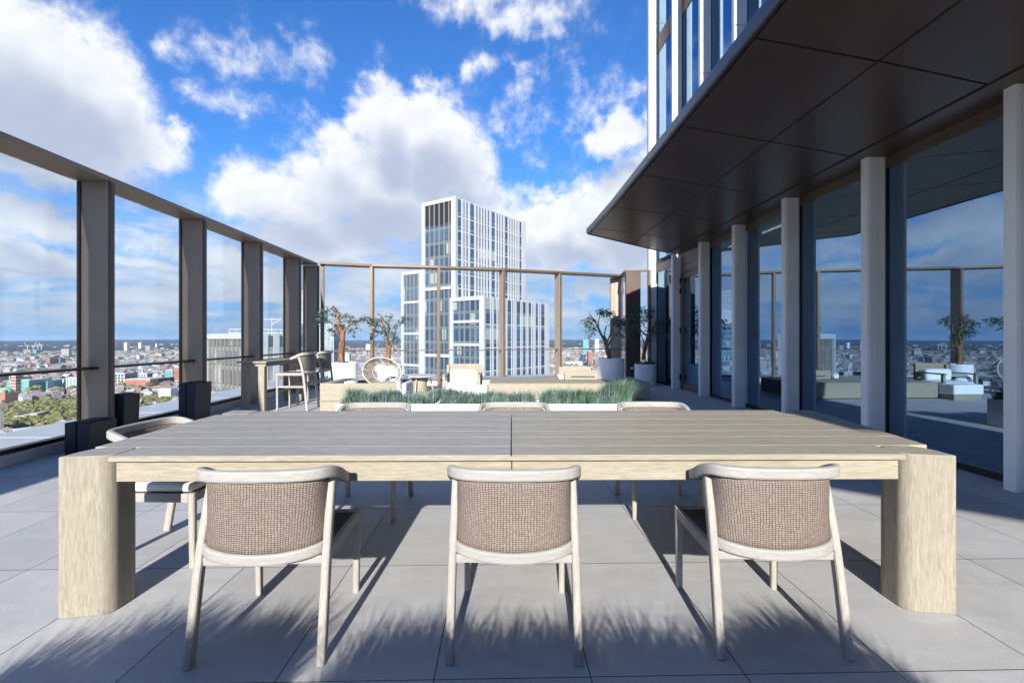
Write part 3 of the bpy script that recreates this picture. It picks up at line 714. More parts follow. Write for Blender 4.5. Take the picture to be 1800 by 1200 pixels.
def tree(name, Y, zb, px, label, trunk, limbs, sprays, dens=1., k=1., size=.085):
    """trunk/limbs as (x_px, y_px, radius_m[, depth offset]) read off at depth Y"""
    rn = random.Random(len(sprays) * 7 + int(px)); X = (px - 900) / F * Y
    r = root(name, (X, Y, zb), 0, label, 'tree', 'potted olive trees at the far end')
    def W(q, dy=0): return ((q[0] - 900) / F * (Y) - X, dy, EYE + (HZ - q[1]) / F * Y - zb)
    def limb(pts, extra=0):
        P = [W(q, (q[3] if len(q) > 3 else 0)) for q in pts]; sp = spline(P, 5); n = len(sp); rad = []
        for i in range(n):
            t = i / (n - 1) * (len(pts) - 1); a = min(int(t), len(pts) - 2); f = t - a; rad.append((pts[a][2] * (1 - f) + pts[a + 1][2] * f) * rn.uniform(.88, 1.12))
        return sp, rad
    m = MB(); sp, rad = limb(trunk); rad = [q * .82 for q in rad]; m.tube(sp, rad, 9, jit=.12); part('trunk', m, M['bark'], r, smooth=True)
    for lb in limbs:
        m = MB(); sp, rad = limb(lb); rad = [q * .72 for q in rad]; m.tube(sp, rad, 7, jit=.12); part('limb', m, M['bark'], r, smooth=True)
    m = MB()
    for (x0, y0, x1, y1, w_) in sprays:
        dy = rn.uniform(-.25, .25); n = max(3, int(math.hypot(x1 - x0, y1 - y0) / 4)); P = []
        for i in range(n + 1):
            t = i / n; q = (x0 + (x1 - x0) * t + rn.uniform(-2, 2), y0 + (y1 - y0) * t - 5 * math.sin(t * 3.1) + rn.uniform(-1, 1)); p = W(q, dy * (.3 + t)); P.append(p)
            leaves(m, p, int(15 * dens), w_ * .0125, rn, size)
        mt = MB(); mt.tube(P, [.008 - .005 * i / n for i in range(n + 1)], 5); part('twig', mt, M['bark'], r)
    part('foliage', m, M['leaf'], r)
pot(-4.08, 11.35, 0, .335, .71, 'white round pot under the leftmost olive tree')
pot(-3.10, 11.9, 0, .30, .62, 'white round pot seen behind the round woven chair')
pot(2.27, 10.75, .353, .30, .485, 'large white round pot standing on the wooden platform')
pot(3.70, 13.05, 0, .285, .58, 'white round pot on the floor beside the bronze pier')
tree('olive_tree', 11.35, .66, 600, 'leftmost olive tree with stubby cut orange brown limbs', [(599, 640, .085), (600, 615, .08), (602, 592, .075), (603, 582, .085)],
     [[(602, 590, .05), (598, 570, .055, -.05), (595, 552, .045, -.05), (590, 543, .035), (584, 538, .03)], [(603, 584, .045), (609, 577, .04), (616, 570, .035), (620, 567, .035)],
      [(600, 593, .035), (590, 584, .028, .1), (580, 570, .02, .15), (573, 561, .015, .2)], [(597, 562, .035, -.05), (604, 556, .03), (611, 550, .025)], [(594, 583, .018), (594, 572, .014), (596, 560, .01)]],
     [(590, 545, 572, 552, 4), (575, 548, 568, 556, 3), (592, 552, 582, 562, 3.5), (600, 555, 606, 566, 4), (612, 556, 622, 564, 3.5), (620, 566, 650, 562, 3.5), (640, 560, 655, 572, 3), (574, 562, 560, 568, 2.5), (614, 580, 624, 590, 3.5), (616, 566, 626, 578, 3), (585, 580, 590, 588, 2.5)])
tree('olive_tree', 11.9, .57, 683, 'olive tree behind the round chair with a long bare right limb', [(682, 648, .07), (683, 632, .075), (683, 615, .07), (681, 600, .06)],
     [[(681, 602, .05), (679, 588, .04), (673, 572, .03, .1), (668, 556, .02, .1), (663, 551, .016)], [(681, 600, .045), (683, 583, .04), (683, 572, .035), (677, 563, .025, -.1), (673, 556, .02, -.1)],
      [(685, 615, .045), (690, 600, .035), (694, 588, .03), (696, 569, .02)], [(678, 587, .022), (671, 576, .018), (667, 569, .014)]],
     [(683, 572, 690, 557, 4), (684, 576, 676, 588, 4), (664, 560, 655, 585, 3.5), (668, 575, 650, 563, 3.2), (652, 566, 657, 590, 3), (694, 585, 690, 595, 3), (696, 575, 704, 566, 3), (704, 566, 722, 560, 2.6), (696, 592, 704, 604, 2.4), (680, 590, 672, 582, 3)])
tree('olive_tree', 10.75, .79, 1070, 'olive tree on the platform with a bare left limb and spreading leaves', [(1072, 633, .06), (1068, 615, .065), (1064, 600, .055), (1061, 592, .06)],
     [[(1061, 595, .045), (1054, 582, .035), (1050, 572, .03), (1044, 562, .018), (1034, 548, .01)], [(1066, 603, .03), (1070, 590, .025, -.1), (1076, 576, .02, -.1), (1078, 560, .014)],
      [(1068, 610, .03), (1074, 598, .024), (1084, 587, .015)], [(1052, 577, .018), (1053, 560, .013), (1056, 546, .01)], [(1062, 594, .025), (1066, 580, .02, .15), (1066, 572, .015)]],
     [(1044, 562, 1026, 566, 4), (1040, 566, 1028, 582, 4), (1046, 575, 1034, 594, 3), (1056, 548, 1070, 552, 3.5), (1070, 550, 1078, 560, 3), (1076, 566, 1092, 566, 4), (1080, 570, 1098, 580, 4.5), (1084, 586, 1098, 592, 3.5), (1056, 548, 1060, 560, 3)], 1.2)
tree('olive_tree', 13.05, .53, 1134, 'dense dark olive tree in front of the bronze pier', [(1131, 632, .07), (1133, 615, .07), (1137, 600, .06), (1139, 590, .06)],
     [[(1138, 595, .04), (1144, 582, .035), (1142, 565, .025), (1139, 548, .015)], [(1139, 592, .04), (1128, 580, .03, .1), (1120, 572, .02)], [(1133, 606, .03), (1126, 590, .022, -.1), (1112, 560, .012)], [(1144, 584, .03), (1152, 574, .02), (1162, 562, .012)]],
     [(1120, 572, 1095, 575, 6), (1118, 560, 1090, 585, 6), (1125, 550, 1108, 558, 7), (1140, 548, 1118, 543, 7), (1140, 560, 1150, 545, 5), (1130, 570, 1140, 552, 7), (1120, 580, 1108, 592, 6), (1150, 576, 1165, 566, 4.5), (1160, 566, 1182, 575, 3.5), (1146, 585, 1166, 590, 4), (1128, 565, 1112, 575, 8), (1135, 560, 1125, 545, 7), (1140, 580, 1150, 595, 4), (1100, 565, 1090, 572, 5)], 1.5)
g = grass_mesh(3.5, 3.92, 12.9, 13.2, .53, 500, .12, .24, seed=77, clump=5, wid=.006)
tag(link('grass_tuft', g.mesh('grass_tuft', [M['grassblade'], M['grassgreen']])), 'dark underplanting tuft in the pot by the bronze pier', 'grass tuft')

# ---------------------------------------------------------------- lounge furniture at the back
so = root('outdoor_sofa', (-2.43, 7.4, 0), 0, 'teak sofa seen from behind, left of the grass troughs', 'sofa')
part('back_panel', MB().box(-.6, .6, 0, .03, .305, .587), M['teak_x'], so, .004); part('back_panel', MB().box(-.6, .6, .002, .03, .04, .298), M['teak_x'], so, .004)
part('arm', MB().box(-.6, -.45, .031, 1.0, .545, .587), M['top_l'], so, .004); part('arm_side', MB().box(-.6, -.57, .031, 1.0, .04, .544), M['teak_y'], so, .004)
part('seat_base', MB().box(-.568, .6, .031, .95, .16, .25), M['teak_x'], so, .004); part('seat_cushion', MB().box(-.42, .58, .06, .95, .252, .40), M['cushion'], so, .03)
part('leg', MB().box(.56, .60, .94, .98, 0, .16), M['teak_z'], so); part('leg', MB().box(-.55, -.5, .94, .98, 0, .16), M['teak_z'], so)
part('side_cushion', MB().box(.605, .68, .35, .9, .30, .56), M['cushion'], so, .03)

pf = root('wooden_platform', (1.2, 10.6, 0), 0, 'low teak platform deck behind the grass troughs', 'platform')
part('front_board', MB().box(-1.69, 1.71, -.76, -.73, 0.02, .33), M['teak_x'], pf, .004)
part('side_board', MB().box(1.68, 1.71, -.729, .85, 0.02, .33), M['teak_y'], pf, .004)
for k in range(9): part('deck_board', MB().box(-1.69, 1.712, -.765 + k * .181, -.765 + k * .181 + .177, .331, .353), M['teak_x'], pf, .003)
part('side_board', MB().box(-1.69, -1.66, -.729, .85, 0.02, .33), M['teak_y'], pf, .004)

ac = root('lounge_armchair', (-1.07, 10.3, 0), 0, 'teak lounge armchair with white cushions facing the dining table', 'armchair')
for s in (-1, 1):
    part('frame_post', MB().box(s * .37 - .03, s * .37 + .03, .26, .32, 0, .70), M['teak_z'], ac, .005)
    part('frame_post', MB().box(s * .37 - .03, s * .37 + .03, -.40, -.34, 0, .50), M['teak_z'], ac, .005)
    part('arm', MB().box(s * .37 - .035, s * .37 + .035, -.42, .259, .501, .53), M['teak_y'], ac, .005)
part('back_rest', MB().box(-.36, .36, .321, .35, .40, .72), M['teak_x'], ac, .005)
part('seat_frame', MB().box(-.34, .34, -.38, .30, .10, .17), M['teak_x'], ac, .005)
part('seat_cushion', MB().box(-.335, .335, -.40, .25, .172, .34), M['cushion'], ac, .04)
part('back_cushion', MB().prism([(-.31, .08), (.31, .08), (.31, .25), (-.31, .25)], .341, .60), M['cushion'], ac, .05)
ot = root('footstool', (-.83, 9.75, 0), 0, 'white cushioned footstool in front of the lounge armchair', 'footstool')
part('cushion', MB().box(-.33, .33, -.25, .1, .12, .33), M['cushion'], ot, .03); part('base', MB().box(-.3, .3, -.22, .08, 0, .119), M['teak_x'], ot, .004)

s3 = root('outdoor_sofa', (1.55, 11.0, .353), 0, 'low teak sofa with a white cushion on the wooden platform', 'sofa')
part('back_panel', MB().box(-.42, .36, .35, .39, 0, .25), M['teak_x'], s3, .004); part('arm', MB().box(-.34, .56, -.25, -.21, 0, .20), M['teak_x'], s3, .004)
part('slot_and_pad', MB().box(-.2, .34, -.28, -.255, .06, .075), M['dark_blue'], s3); part('slot_and_pad', MB().box(-.3, .5, -.2, .34, 0.0, .12), M['cushion'], s3, .03)  # first piece: added dark blue strip standing for the slot between the boards
part('side_cushion', MB().box(-.50, -.355, -.33, .1, .0, .11), M['cushion'], s3, .05)

rt2 = root('round_table', (-2.25, 11.45, 0), 0, 'low round table with pale top beside the round woven chair', 'table')
part('table_top', MB().lathe([(.40, .365), (.43, .375), (.43, .392), (.42, .40)], 48), M['ledge'], rt2)
part('base', MB().lathe([(.20, 0), (.22, .02), (.17, .18), (.22, .364)], 24), M['teak_z'], rt2, smooth=True)
for a in (0, 2.09, 4.19): part('leg', MB().bar((.33 * math.cos(a + .4), .33 * math.sin(a + .4), 0), (.25 * math.cos(a + .4), .25 * math.sin(a + .4), .364), .025, .025), M['rope'], rt2)

# round woven chair: outer ring, inner ring and rope strands between
wc = root('round_woven_chair', (-2.86, 10.45, 0), 0, 'round rope chair with a wide hoop shaped back beside the low table', 'lounge chair')
def ring(rad, c, tilt, n=40):
    o_ = []
    for k in range(n):
        a = 2 * math.pi * k / n; p = Vector((rad * math.cos(a), 0, rad * math.sin(a) * .78)); p.rotate(Matrix.Rotation(R(-24), 4, 'X')); p.rotate(Matrix.Rotation(R(16), 4, 'Y')); o_.append(p + Vector(c))
    return o_
A = ring(.425, (0, -.12, .555), 0); B = ring(.285, (.0, .16, .52), 0)
part('outer_hoop', MB().tube(A, .018, 8, closed=True), M['rope'], wc, smooth=True); part('inner_hoop', MB().tube(B, .012, 8, closed=True), M['rope'], wc, smooth=True)
m = MB()
Ad = ring(.425, (0, -.12, .555), 0, 150); Bd = ring(.285, (0, .16, .52), 0, 150)
for k in range(150):
    if k % 10 in (8, 9): continue
    m.tube([Ad[k], Ad[k].lerp(Bd[k], .5) + Vector((0, .02, 0)), Bd[k]], .005, 4)
part('rope_weave', m, M['rope'], wc)
part('seat', MB().lathe([(.27, .27), (.30, .29), (.30, .31), (.24, .33)], 32), M['rope'], wc)
for x, y in ((-.25, -.2), (.25, -.2), (-.22, .25), (.22, .25)): part('leg', MB().bar((x * 1.1, y, 0), (x * .8, y * .8, .30), .028, .028), M['rope'], wc)
part('crossbar', MB().bar((-.28, -.21, .20), (.30, -.21, .21), .03, .04), M['bronze'], wc)

# ---------------------------------------------------------------- the white towers
UL = Vector((-.8196, .5730, 0)); UR = Vector((.5731, .8194, 0)); NL = -UR; NR = -UL      # outward normals of the left / right faces
NR = Vector((.8196, -.5730, 0)); NLf = Vector((-.5731, -.8194, 0))
GZ = -110.
def px2t(px, C, U):
    r = (px - 900) / F; return (r * C[1] - C[0]) / (U[0] - r * U[1])
def block(P, U, N, s0, s1, n0, n1): return [tuple((P + U * s + N * k)[:2]) for s, k in ((s0, n0), (s1, n0), (s1, n1), (s0, n1))]
def ccw(poly):
    a = sum(poly[i][0] * poly[(i + 1) % len(poly)][1] - poly[(i + 1) % len(poly)][0] * poly[i][1] for i in range(len(poly))); return poly if a > 0 else poly[::-1]
def tower(name, C, a, b, top, label, Lbands, Lfins, Rstrips, edgeL=1.0, louv=None, glass='curtain', finmat='bronze_fin', fl=3.4, bandh=.75, base=GZ):
    C = Vector((*C, 0)); r = root(name, (C.x, C.y, base), 0, label, 'building', 'white framed neighbouring towers'); O = neg(r.location)
    zt = EYE + top; body = [C, C + UL * a, C + UL * a + UR * b, C + UR * b]
    part('glazing', MB().prism(ccw([tuple(p[:2]) for p in body]), base, zt - .4), M[glass], r, off=O)
    W = M['white_frame']
    # left face
    for s0, s1 in ((-.36, edgeL), (a - edgeL, a)): part('corner_frame', MB().prism(ccw(block(C, UL, NLf, s0, s1, 0, .36)), base, zt), W, r, off=O)
    zs = [EYE + z for z in Lbands]
    part('top_band', MB().prism(ccw(block(C, UL, NLf, edgeL, a - edgeL, 0, .34)), zt - .9, zt - .002), W, r, off=O)
    for z in zs: part('white_band', MB().prism(ccw(block(C, UL, NLf, edgeL, a - edgeL, 0, .33)), z - bandh / 2, z + bandh / 2), W, r, off=O)
    fw = .15 if glass == 'curtain_n' else .11
    for s in Lfins: part('fin', MB().prism(ccw(block(C, UL, NLf, s - fw, s + fw, 0, .28)), base, zt - .9), M[finmat], r, off=O)
    if louv: part('louvre_panel', MB().prism(ccw(block(C, UL, NLf, edgeL, a - edgeL, 0, .05)), zt - .9 - louv, zt - .9), M['dark_in'], r, off=O)
    # right face: white piers between glass strips
    gaps = sorted(Rstrips); pos = -.0; piers = []
    for g0, g1 in gaps:
        if g0 > pos + .05: piers.append((pos, g0))
        pos = g1
    piers.append((pos, b))
    for s0, s1 in piers: part('pier', MB().prism(ccw(block(C, UR, NR, s0, s1, 0, .12)), base, zt - (.003 if s0 > 0 else .001)), W, r, off=O)
    z = zt - 1.2 - fl
    while z > EYE - 26:
        part('floor_band', MB().prism(ccw(block(C, UR, NR, .05, b - .05, 0, .06)), z, z + .26), W, r, off=O); z -= fl
    part('roof', MB().prism(ccw([tuple(p[:2]) for p in [C + UL * .3 + UR * .3, C + UL * (a - .3) + UR * .3, C + UL * (a - .3) + UR * (b - .3), C + UL * .3 + UR * (b - .3)]]), zt - .399, zt - .25), M['kerb'], r, off=O)
    return r
def strips(C, U, lst, k=3.43, x0=700): return [(px2t(x0 + (p0 - (1.8 if p1 - p0 < 9 else .8)) / k, C, U), px2t(x0 + (p1 + (1.8 if p1 - p0 < 9 else .8)) / k, C, U)) for p0, p1 in lst]
def fins(C, U, lst, k=3.43, x0=700): return [px2t(x0 + p / k, C, U) for p in lst]
C1 = (-13.33, 110.)
S1 = strips(C1, UR, [(357, 379), (394, 399), (411, 418), (433, 457), (471, 477), (489, 495), (507, 512), (524, 529), (541, 547), (562, 582), (594, 599), (610, 614), (626, 630), (643, 659), (670, 673), (684, 688), (699, 702), (714, 717), (730, 742)])
tower('neighbouring_tower', C1, 10.7, px2t(923.5, C1, UR), 33.2, 'tallest white framed tower beyond the far glass screen', [11.9, -4.2, -20.3], fins(C1, UL, [192, 220, 250, 280, 308]), S1, .95, 5.)
C2 = (-6.24, 103.)
S2 = strips(C2, UR, [(525, 553), (575, 592), (630, 636), (658, 680), (713, 735), (750, 768), (785, 800), (828, 842), (860, 882), (560, 563), (602, 605), (643, 646), (688, 691), (742, 743.5), (774, 776), (808, 810), (850, 852)])
tower('neighbouring_tower', C2, 9.7, px2t(965, C2, UR), 9.3, 'lower white block in front of the tallest tower, many narrow white piers', [3.7, -1.5, -6.7, -11.9], fins(C2, UL, [372, 402, 436, 468]), S2, .95, fl=5.2, bandh=.6)
C3 = (-22.3, 116.4)
tower('neighbouring_tower', C3, 7.2, 14., 16.9, 'narrow lower block on the left flank of the tallest tower', [9.0, 1.1, -6.8, -14.7], fins(C3, UL, [53, 76, 98, 120, 137]), [(1, 3), (5, 7), (9, 11)], .8, bandh=.6)
CN = (-41.8, 75.)
tower('neighbouring_tower', CN, 15.5, 11.2, .75, 'closest tower top at eye level with bronze fins, seen through the left screen', [-9.5], [1.0 + i * 1.45 for i in range(10)], [(.9, 1.8), (2.8, 3.7), (4.7, 5.6), (6.6, 7.5), (8.5, 9.4)], .5, glass='curtain_n', bandh=.3)
rf = root('roof_plant', (-44, 84, EYE + .35), 0, 'roof railings and plant on the closest tower top', 'roof plant')
m = MB()
for k in range(12): m.bar((-6 + k, -1 + k * .3, 0), (-6 + k, -1 + k * .3, 1.2), .08, .08)
m.bar((-6, -1, 1.2), (5, 2.3, 1.2), .08, .08); m.bar((-6, -1, .6), (5, 2.3, .6), .08, .08); part('railing', m, M['ledge'], rf)
part('mast', MB().bar((-1, 4, 0), (-1, 4, 3.2), .12, .12).bar((-2.6, 4, 3.2), (.8, 4, 3.2), .1, .1).bar((-1, 4, 2.2), (.6, 4, 3.1), .08, .08), M['ledge'], rf)
# glass tower with lattice crown
gt = root('glass_tower', (-112, 300, GZ), 0, 'teal glass tower with a white lattice crown behind the corner post', 'building'); OG = neg(gt.location)
part('glazing', MB().prism([(-122, 296), (-111, 292), (-111, 312), (-122, 312)], GZ, EYE + 9), M['curtain_n'], gt, off=OG)
gb = MB().prism([(-137, 300), (-122.02, 296), (-122.02, 314), (-137, 314)], GZ, EYE + 9); part('glazing', gb, M['curtain_n'], gt, off=OG)
part('plant_storey', MB().prism([(-136, 300.5), (-122.5, 297), (-122.5, 313), (-136, 313)], EYE + 9, EYE + 18), M['ledge'], gt, off=OG)
m = MB()
for i in range(7):
    t = i / 6; x, y = -136 + 13.5 * t, 300.5 - 3.5 * t; m.bar((x, y, EYE + 18), (x, y, EYE + 30), .35, .35); 
for z in (19, 21, 23, 25, 27, 29, 30): m.bar((-136, 300.5, EYE + z), (-122.5, 297, EYE + z), .3, .3)
for i in range(3):
    for j in range(3):
        x = -136 + 13.5 * i / 3; x2 = x + 4.5; y = 300.5 - 3.5 * i / 3; m.bar((x, y, EYE + 18 + j * 4), (x2, y - 1.17, EYE + 22 + j * 4), .25, .25)
part('lattice_crown', m, M['white_frame'], gt, off=OG)
mm = MB()
for i in range(12):
    t = i / 11; mm.prism([(-122 + 11 * t - .2, 295.6 - 4 * t), (-122 + 11 * t + .2, 295.6 - 4 * t), (-122 + 11 * t + .2, 296.1 - 4 * t), (-122 + 11 * t - .2, 296.1 - 4 * t)], GZ, EYE + 9.1)
part('mullions', mm, M['white_frame'], gt, off=OG)

# ---------------------------------------------------------------- city
def hillz(x, y):
    d = np.hypot(x, y); t = np.clip((d - 4500) / 6500, 0, 1)
    w = .78 + .12 * np.sin(x * .0009 + 1) + .08 * np.sin(x * .0023 + y * .0006) + .05 * np.sin(x * .006) + .02 * np.sin(x * .013 + 2)
    return GZ + 82 * (t * t * (3 - 2 * t)) * w
nr, na = 60, 160
rad = np.concatenate([[0, 150, 300], np.geomspace(500, 12500, nr - 3)]); ang = np.linspace(0, 2 * np.pi, na, endpoint=False)
rr_, aa = np.meshgrid(rad, ang, indexing='ij'); gx = rr_ * np.sin(aa); gy = rr_ * np.cos(aa); gz = hillz(gx, gy)
mbg = MB(); mbg.v = list(zip(gx.ravel().tolist(), gy.ravel().tolist(), gz.ravel().tolist()))
mbg.f = [(i * na + j, i * na + (j + 1) % na, (i + 1) * na + (j + 1) % na, (i + 1) * na + j) for i in range(nr - 1) for j in range(na)]; mbg.f = [f[::-1] for f in mbg.f]; mbg.m = [0] * len(mbg.f)
tag(link('ground', mbg.mesh('ground', M['ground'], True)), kind='structure')

PAL = .8 * np.array([(.62, .60, .56), (.70, .69, .67), (.55, .50, .43), (.40, .24, .17), (.52, .33, .25), (.34, .33, .33), (.66, .60, .50), (.45, .43, .42), (.74, .73, .71)])
RPAL = np.array([(.20, .20, .22), (.28, .27, .27), (.33, .20, .15), (.40, .39, .38), (.55, .55, .55), (.24, .17, .14)])
bv = []; bf = []; bc = []
keep_out = [(-41.8, 80, 40), (-10, 118, 45), (-120, 303, 30)]
def pixel(x, y, z): return 900 + F * x / y, HZ - F * (z - EYE) / y
LM = []     # landmark exclusion circles
def lm(px, py, w): 
    y = F * (EYE - GZ) / (py - HZ); x = (px - 900) / F * y; LM.append((x, y, w)); return x, y
PARKS = [(lm(75, 738, 0), 95), (lm(150, 742, 0), 90), (lm(110, 716, 0), 60), (lm(250, 712, 0), 62), (lm(205, 716, 0), 55), (lm(290, 706, 0), 40), (lm(60, 655, 0), 70), (lm(225, 652, 0), 70), (lm(100, 657, 0), 90), (lm(20, 722, 0), 30), (lm(275, 652, 0), 60)]
LM = []
cand = []
def gen(d0, d1, step, size, hlo, hhi, a0, a1, prob):
    d = d0
    while d < d1:
        n = max(1, int((a1 - a0) * d / step)); 
        for k in range(n):
            if random.random() > prob: continue
            a = a0 + (a1 - a0) * (k + random.uniform(-.25, .25)) / n; dd = d + random.uniform(-.3, .3) * step
            x, y = dd * math.sin(a), dd * math.cos(a)
            if any(math.hypot(x - p[0], y - p[1]) < r_ for p, r_ in PARKS): continue
            w, l = size * random.uniform(.6, 1.3), size * random.uniform(.5, 1.1); h = random.uniform(hlo, hhi)
            if random.random() < .035: h *= random.uniform(1.6, 2.6)
            dis = math.sin(x * .004) + math.cos(y * .005 + x * .002)
            cand.append((dd, x, y, w, l, h, dis * .8 + random.choice((0, math.pi / 2)) + random.uniform(-.08, .08), random.randrange(9) if random.random() < .75 else random.choice((3, 4, 2)), random.randrange(6), random.random() < .55))
        d += step * random.uniform(.8, 1.0)
A0, A1 = R(-62), R(34)
gen(330, 1600, 23, 17, 9, 19, A0, A1, .93)
gen(1600, 3000, 30, 24, 9, 20, A0, A1, .95)
gen(3000, 4700, 44, 34, 9, 22, A0, A1, .95)
gen(4700, 7600, 110, 40, 6, 14, A0, A1, .10)
# ---- landmarks
LMB = [(20, 34, 693, 650, 950), (-2, 22, 706, 684, 810)]
def place(name, px, py, label, cat='building'):
    y = F * (EYE - GZ) / (py - HZ); x = (px - 900) / F * y
    r = root(name, (x, y, GZ), 0, label, cat); return r, F / y      # second value: pixels per metre
r, k = place('brick_campanile', 28, 693, 'slim striped red brick bell tower in the city at far left'); LM.append((r.location.x, r.location.y, 26))
part('shaft', MB().box(-5, 5, -5, 5, 0, 40), M['brick'], r); part('belfry', MB().box(-5.4, 5.4, -5.4, 5.4, 40, 46), M['brick'], r)
part('dome', MB().lathe([(4.5, 46), (4.2, 49), (2.5, 51.5), (.3, 53)], 16), M['dome'], r)
for z in (6, 12, 18, 24, 30, 36): part('stone_band', MB().box(-5.15, 5.15, -5.15, 5.15, z, z + 1), M['stone_col'], r)
r, k = place('domed_cathedral', 9, 706, 'brick church with a shallow green dome beside the bell tower'); LM.append((r.location.x, r.location.y, 30))
part('nave', MB().box(-16, 16, -14, 20, 0, 16), M['brick'], r); part('dome', MB().lathe([(11.5, 16), (11, 19), (8.5, 22.5), (5, 24.5), (.3, 25.5)], 24), M['dome'], r, smooth=True)
for x in (-15, 15): part('turret', MB().box(x - 2.5, x + 2.5, -16.5, -11.5, 0, 22), M['brick'], r)
def slab(name, px0, px1, py, ytop, dep, label, style, mat_='city_glass', ang=0, cat='building'):
    r, k = place(name, (px0 + px1) / 2, py, label, cat); w = (px1 - px0) / k; h = (py - ytop) / k; r.rotation_euler = (0, 0, R(ang)); r.location.y += dep / 2
    LM.append((r.location.x, r.location.y, max(w, dep) / 2 + 8)); LMB.append((px0, px1, py, ytop, r.location.y - dep / 2))
    m = MB(); m.box(-w / 2, w / 2, -dep / 2, dep / 2, 0, h); part('walls', m, M[mat_], r)
    m = MB()
    if style == 'grid':
        n = max(3, int(w / 6.5)); z = 0
        for i in range(n + 1): m.box(-w / 2 + i * w / n - 1.3, -w / 2 + i * w / n + 1.3, -dep / 2 - 1.6, -dep / 2 - .01, 0, h + .5)
        for i in range(4): m.box(-w / 2, w / 2, -dep / 2 - .5, -dep / 2 - .02, (i + 1) * h / 4 - 1.6, (i + 1) * h / 4 + .4)
        part('frame', m, M['white_frame'], r)
    elif style == 'stripes':
        n = int(h / 3)
        for i in range(n + 1): m.box(-w / 2 - .4, w / 2 + .4, -dep / 2 - 1.2, -dep / 2 - .01, i * 3 + .2, i * 3 + 1.4)
        part('balconies', m, M['white_frame'], r)
    elif style == 'bands':
        n = int(h / 4)
        for i in range(n + 1): m.box(-w / 2 - .2, w / 2 + .2, -dep / 2 - .3, dep / 2 + .3, i * 4, i * 4 + 1.1)
        part('spandrels', m, M['dome'] if mat_ == 'city_glass' else M['white_frame'], r)
    part('roof', MB().box(-w / 2 + 1, w / 2 - 1, -dep / 2 + 1, dep / 2 - 1, h + .01, h + 1.5), M['kerb'], r)
slab('glass_office', 12, 24, 690, 670, 40, 'green glass office hall left of the brick bell tower', 'bands')
slab('glass_office', 34, 52, 690, 669, 45, 'banded glass office right of the brick bell tower', 'bands')
slab('glass_office', 55, 76, 688, 671, 45, 'third banded glass office, dark end wall towards the trees', 'bands', ang=14)
slab('office_block', 44, 60, 669, 660, 30, 'small white office just above the glass halls', 'grid', 'ledge')
slab('office_block', 88, 112, 682, 668, 40, 'pale stone office with a framed front beside the trees', 'grid', 'stone_col')
slab('office_block', 118, 142, 684, 664, 40, 'cream framed office close to the nearest screen post', 'grid', 'dome')
slab('office_block', 202, 219, 676, 657, 40, 'white gridded office at the left of the second pane', 'grid', 'dark_in')
slab('office_block', 219, 258, 669, 657, 40, 'long white gridded office above the red brick block', 'grid', 'dark_in')
slab('brick_office', 219, 264, 681, 667, 50, 'wide dark red brick office under the white gridded one', 'none', 'brick')
slab('brick_office', 264, 279, 679, 666, 50, 'dark brick wing at the right end of the red office', 'none', 'soil')
slab('apartment_block', 279, 300, 708, 684, 18, 'white balconied apartment block by the pale ledge', 'stripes', 'stone_col')
slab('glass_office', 290, 304, 673, 651, 25, 'dark green glass office beside the brown tower', 'bands', 'city_glass')
slab('brown_tower', 305, 315, 673, 646, 20, 'brown slab tower at the right edge of the second pane', 'none', 'brick')
slab('brick_office', 14, 44, 748, 733, 22, 'dark red brick block in front of the yellow green trees', 'none', 'brick')
slab('brick_office', 46, 58, 747, 729, 22, 'short brick block beside the trees, lit end wall', 'none', 'brick', ang=20)
slab('teal_tower', 57.5, 64, 626, 615, 25, 'small teal tower far off below the white cranes', 'none', 'city_glass')
for (a_, b_, p_, t_, mt, lb) in ((1025, 1035, 625, 597, 'city_glass', 'pale green residential tower left of the platform tree'), (1046, 1053, 622, 596, 'stone_col', 'hazy cream tower between the branches of the platform tree'), (1084, 1092, 632, 600, 'stone_col', 'hazy tower just left of the bronze pier'),
                               (1034, 1041, 648, 618, 'brick', 'brown tower rising behind the white low roofs'), (1022, 1030, 640, 622, 'dark_blue', 'dark blue block beside the brown tower'), (218, 223, 616, 602, 'stone_col', 'left pale tower on the dark hillside'), (243, 248, 614, 602, 'stone_col', 'middle pale tower on the dark hillside'), (273, 276, 612, 604, 'stone_col', 'right pale tower on the dark hillside'),
                               (643, 652, 618, 605, 'white_frame', 'white block on the skyline beside the second screen post'), (606, 614, 640, 622, 'white_frame', 'white slab beside the leftmost olive trunk')):
    slab('distant_tower', a_, b_, p_, t_, 25, lb, 'bands' if mt in ('city_glass', 'stone_col') else 'none', mt)
slab('low_hall', 988, 1034, 652, 645, 60, 'long low white roofed hall beyond the far screen', 'grid', 'ledge')
slab('low_hall', 990, 1024, 642, 636, 60, 'grey roofed hall behind the long white roofed hall', 'bands', 'kerb')
for px, hh, fl_, lb in ((48, 62, 1, 'leftmost white tower crane on the horizon'), (58.5, 66, -1, 'second white tower crane from the left on the horizon'), (67, 60, 1, 'third white tower crane from the left on the horizon'), (73, 64, 1, 'rightmost white tower crane on the horizon')):
    r, k = place('tower_crane', px, 616, lb, 'crane'); part('mast', MB().bar((0, 0, 0), (0, 0, hh * .7), 3.5, 3.5), M['crane'], r)
    part('jib', MB().bar((-8 * fl_, 0, hh * .66), (26 * -fl_, 0, hh * 1.15), 2.2, 2.2), M['crane'], r); part('counter_jib', MB().bar((0, 0, hh * .7), (16 * fl_, 0, hh * .74), 3, 3), M['crane'], r)
r, k = place('obelisk_chimney', 250, 668, 'slim white chimney above the long gridded office', 'chimney'); part('stack', MB().lathe([(2.2, 0), (1.5, 30), (.6, 36)], 12), M['white_frame'], r)

